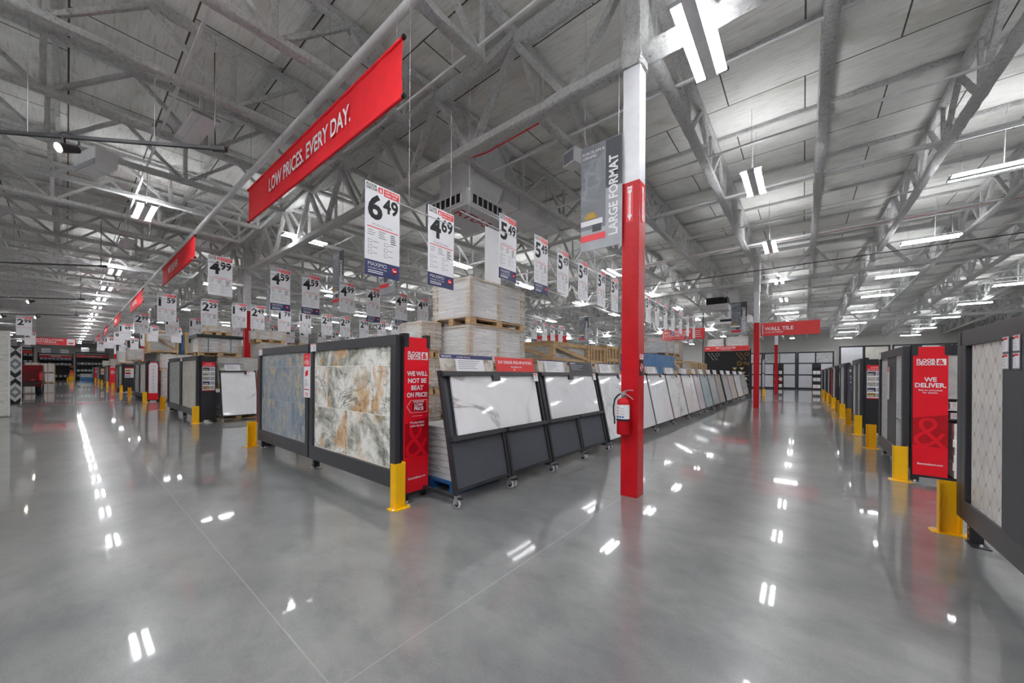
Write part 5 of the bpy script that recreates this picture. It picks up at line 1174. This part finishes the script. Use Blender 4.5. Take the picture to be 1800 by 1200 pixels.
def shoprack(y0, y1, h, shelves, head, lab, x=-86):
    t = thing('store_rack', lab, 'rack', (x,0,0))
    mb = MB()
    for y in (y0,y1): mb.box(-1,.05,y-.05,y+.05,0,h,BLACKP)
    mb.build('rack_frame', t)
    for z in shelves: s_ = MB(); s_.box(-1,.03,y0,y1,z-.12,z,BLACKP); s_.build('shelf', t)
    bk = MB(); bk.box(-1,-.95,y0,y1,0,h-.4,DARK); bk.build('back_panel', t)
    if head:
        q = MB(); q.box(.05,.09,y0+.05,y1-.05,head[0],head[0]+.32,REDS if head[2] else REDD); q.text(head[1],(.1,(y0+y1)/2,head[0]+.09),(0,1,0),(0,0,1),.14,WHITE,.02,(y1-y0)*.6,'C'); q.build('header_sign', t)
shoprack(.9,4.2,4.3,[4.25,3.4,2.3,1.25,.5],(3.45,'GROUTS, SEALERS & TOOLS',1),'black rack of pale green tubs at the end of the left aisle')
shoprack(-2.6,.6,4.0,[3.95,3.0,2.2,.4],(3.3,'MORTARS',0),'black rack with dark red header behind the white carton loads')
shoprack(-5.4,-2.9,4.6,[4.5,3.4,2.5,1.6,.5],(3.75,'PREP',1),'black rack with red header above the truck',-82)
k = 0
proto = {}
def tub(kind):
    mb = MB()
    if kind == 'tub': mb.lathe([(0,0),(.14,0),(.16,.30),(.165,.30),(.165,.34),(0,.34)],(0,0,0),WHITE,10); mb.lathe([(.165,.31),(.167,.35),(0,.352)],(0,0,0),GREEN,10)
    if kind == 'green': mb.lathe([(0,0),(.14,0),(.16,.33),(0,.34)],(0,0,0),GREEN,10); mb.lathe([(.157,.12),(.162,.24)],(0,0,0),WHITE,10)
    if kind == 'box': mb.box(-.15,.15,-.14,.14,0,.26,WHITE); mb.box(.15,.152,-.1,.1,.04,.14,NAVY)
    return mb
def shelfrow(x, ys_, z, kinds, lab, grp):
    for i, y in enumerate(ys_):
        kd = kinds[i % len(kinds)]
        if kd not in proto: o = tub(kd).build({'tub':'plastic_tub','green':'plastic_tub','box':'small_carton'}[kd]); proto[kd] = o
        else: o = proto[kd].copy(); C.objects.link(o)
        tag(o, lab+', %s from the left'%(NTH[i] if i else 'first'), 'tub' if kd != 'box' else 'carton', grp); o.location = (x,y,z)
def lin(a, b, n): return [a+(b-a)*i/(n-1) for i in range(n)]
shelfrow(-86.2,lin(1.15,3.95,9),2.305,['tub','green'],'tub on the upper shelf of the green tub rack','tubs in the end rack')
shelfrow(-86.2,lin(1.15,3.95,9),3.405 if 0 else 3.402,['green'],'pale green tub on the top shelf of the green tub rack','tubs in the end rack')
shelfrow(-86.2,lin(1.15,3.95,9),.505,['tub'],'white tub on the lowest shelf of the green tub rack','tubs in the end rack')
shelfrow(-86.0,lin(1.15,3.95,9),1.255,['green','tub'],'tub on the middle shelf of the green tub rack','tubs in the end rack')
shelfrow(-86.2,lin(-2.3,.3,8),3.002,['box'],'small carton on the upper shelf of the dark red header rack','cartons in the end racks')
shelfrow(-86.2,lin(-2.3,.3,8),2.202,['box','box','green'],'small carton on the middle shelf of the dark red header rack','cartons in the end racks')
shelfrow(-86.2,lin(-1.0,.3,4),.402,['tub'],'tub on the bottom shelf of the dark red header rack','tubs in the end rack')
for zz, nn in ((3.402,'upper'),(2.502,'middle'),(1.602,'lower')): shelfrow(-82.2,lin(-5.2,-3.1,6),zz,['box'],'small carton on the %s shelf of the rack above the truck'%nn,'cartons in the end racks')
def bags(x, y, z, n, w_, lab):
    t = thing('bag_stack', lab, 'stack of bags', (x,y,z))
    for i in range(n):
        m_ = MB(); c = (random.uniform(-.04,.04),random.uniform(-.04,.04))
        m_.box(-.5+c[0],.5+c[0],-w_/2+c[1],w_/2+c[1],i*.14,i*.14+.13,WHITE); m_.build('bag', t, .04)
for i, (x,y,z,n) in enumerate([(-86.5,1.8,4.26,5),(-86.5,3.4,4.26,5),(-86.5,-1.9,3.96,5),(-86.5,-.2,3.96,4),(-82.5,-4.6,4.51,6),(-82.5,-3.5,4.51,4)]):
    bags(x,y,z,n,.8,'stack of white mortar bags on the end racks, %s'%['above the green tubs, left','above the green tubs, right','above the dark red header, left','above the dark red header, right','above the truck, left','above the truck, right'][i])
t = thing('bottle_pack','light blue film wrapped pack of bottles on the floor before the green tub rack','bottle pack',(-82,2.3,0))
mb = MB(); mb.box(-.6,.6,-1.1,1.1,.0,.45,BLUEW); mb.box(-.55,.55,-1.05,1.05,.45,.95,WRAP); mb.box(-.5,.5,-1.0,1.0,.45,.92,CARDW); mb.build('wrapped_bottles', t, .03)
t = thing('order_lift','orange and yellow order picking lift at the end of the left aisle','lift',(-80,.45,0))
mb = MB(); mb.box(-.5,.5,-.24,.24,0,.6,YEL); mb.box(-.4,.4,-.2,.2,.6,1.1,ORANGE); mb.build('chassis', t, .03)
mb = MB(); mb.box(-.05,.05,-.2,-.14,1.1,2.0,BLACKP); mb.box(-.05,.05,.14,.2,1.1,2.0,BLACKP); mb.box(-.05,.05,-.2,.2,1.9,2.0,ORANGE); mb.box(-.45,-.05,-.2,.2,1.1,1.5,REDS); mb.build('mast', t)
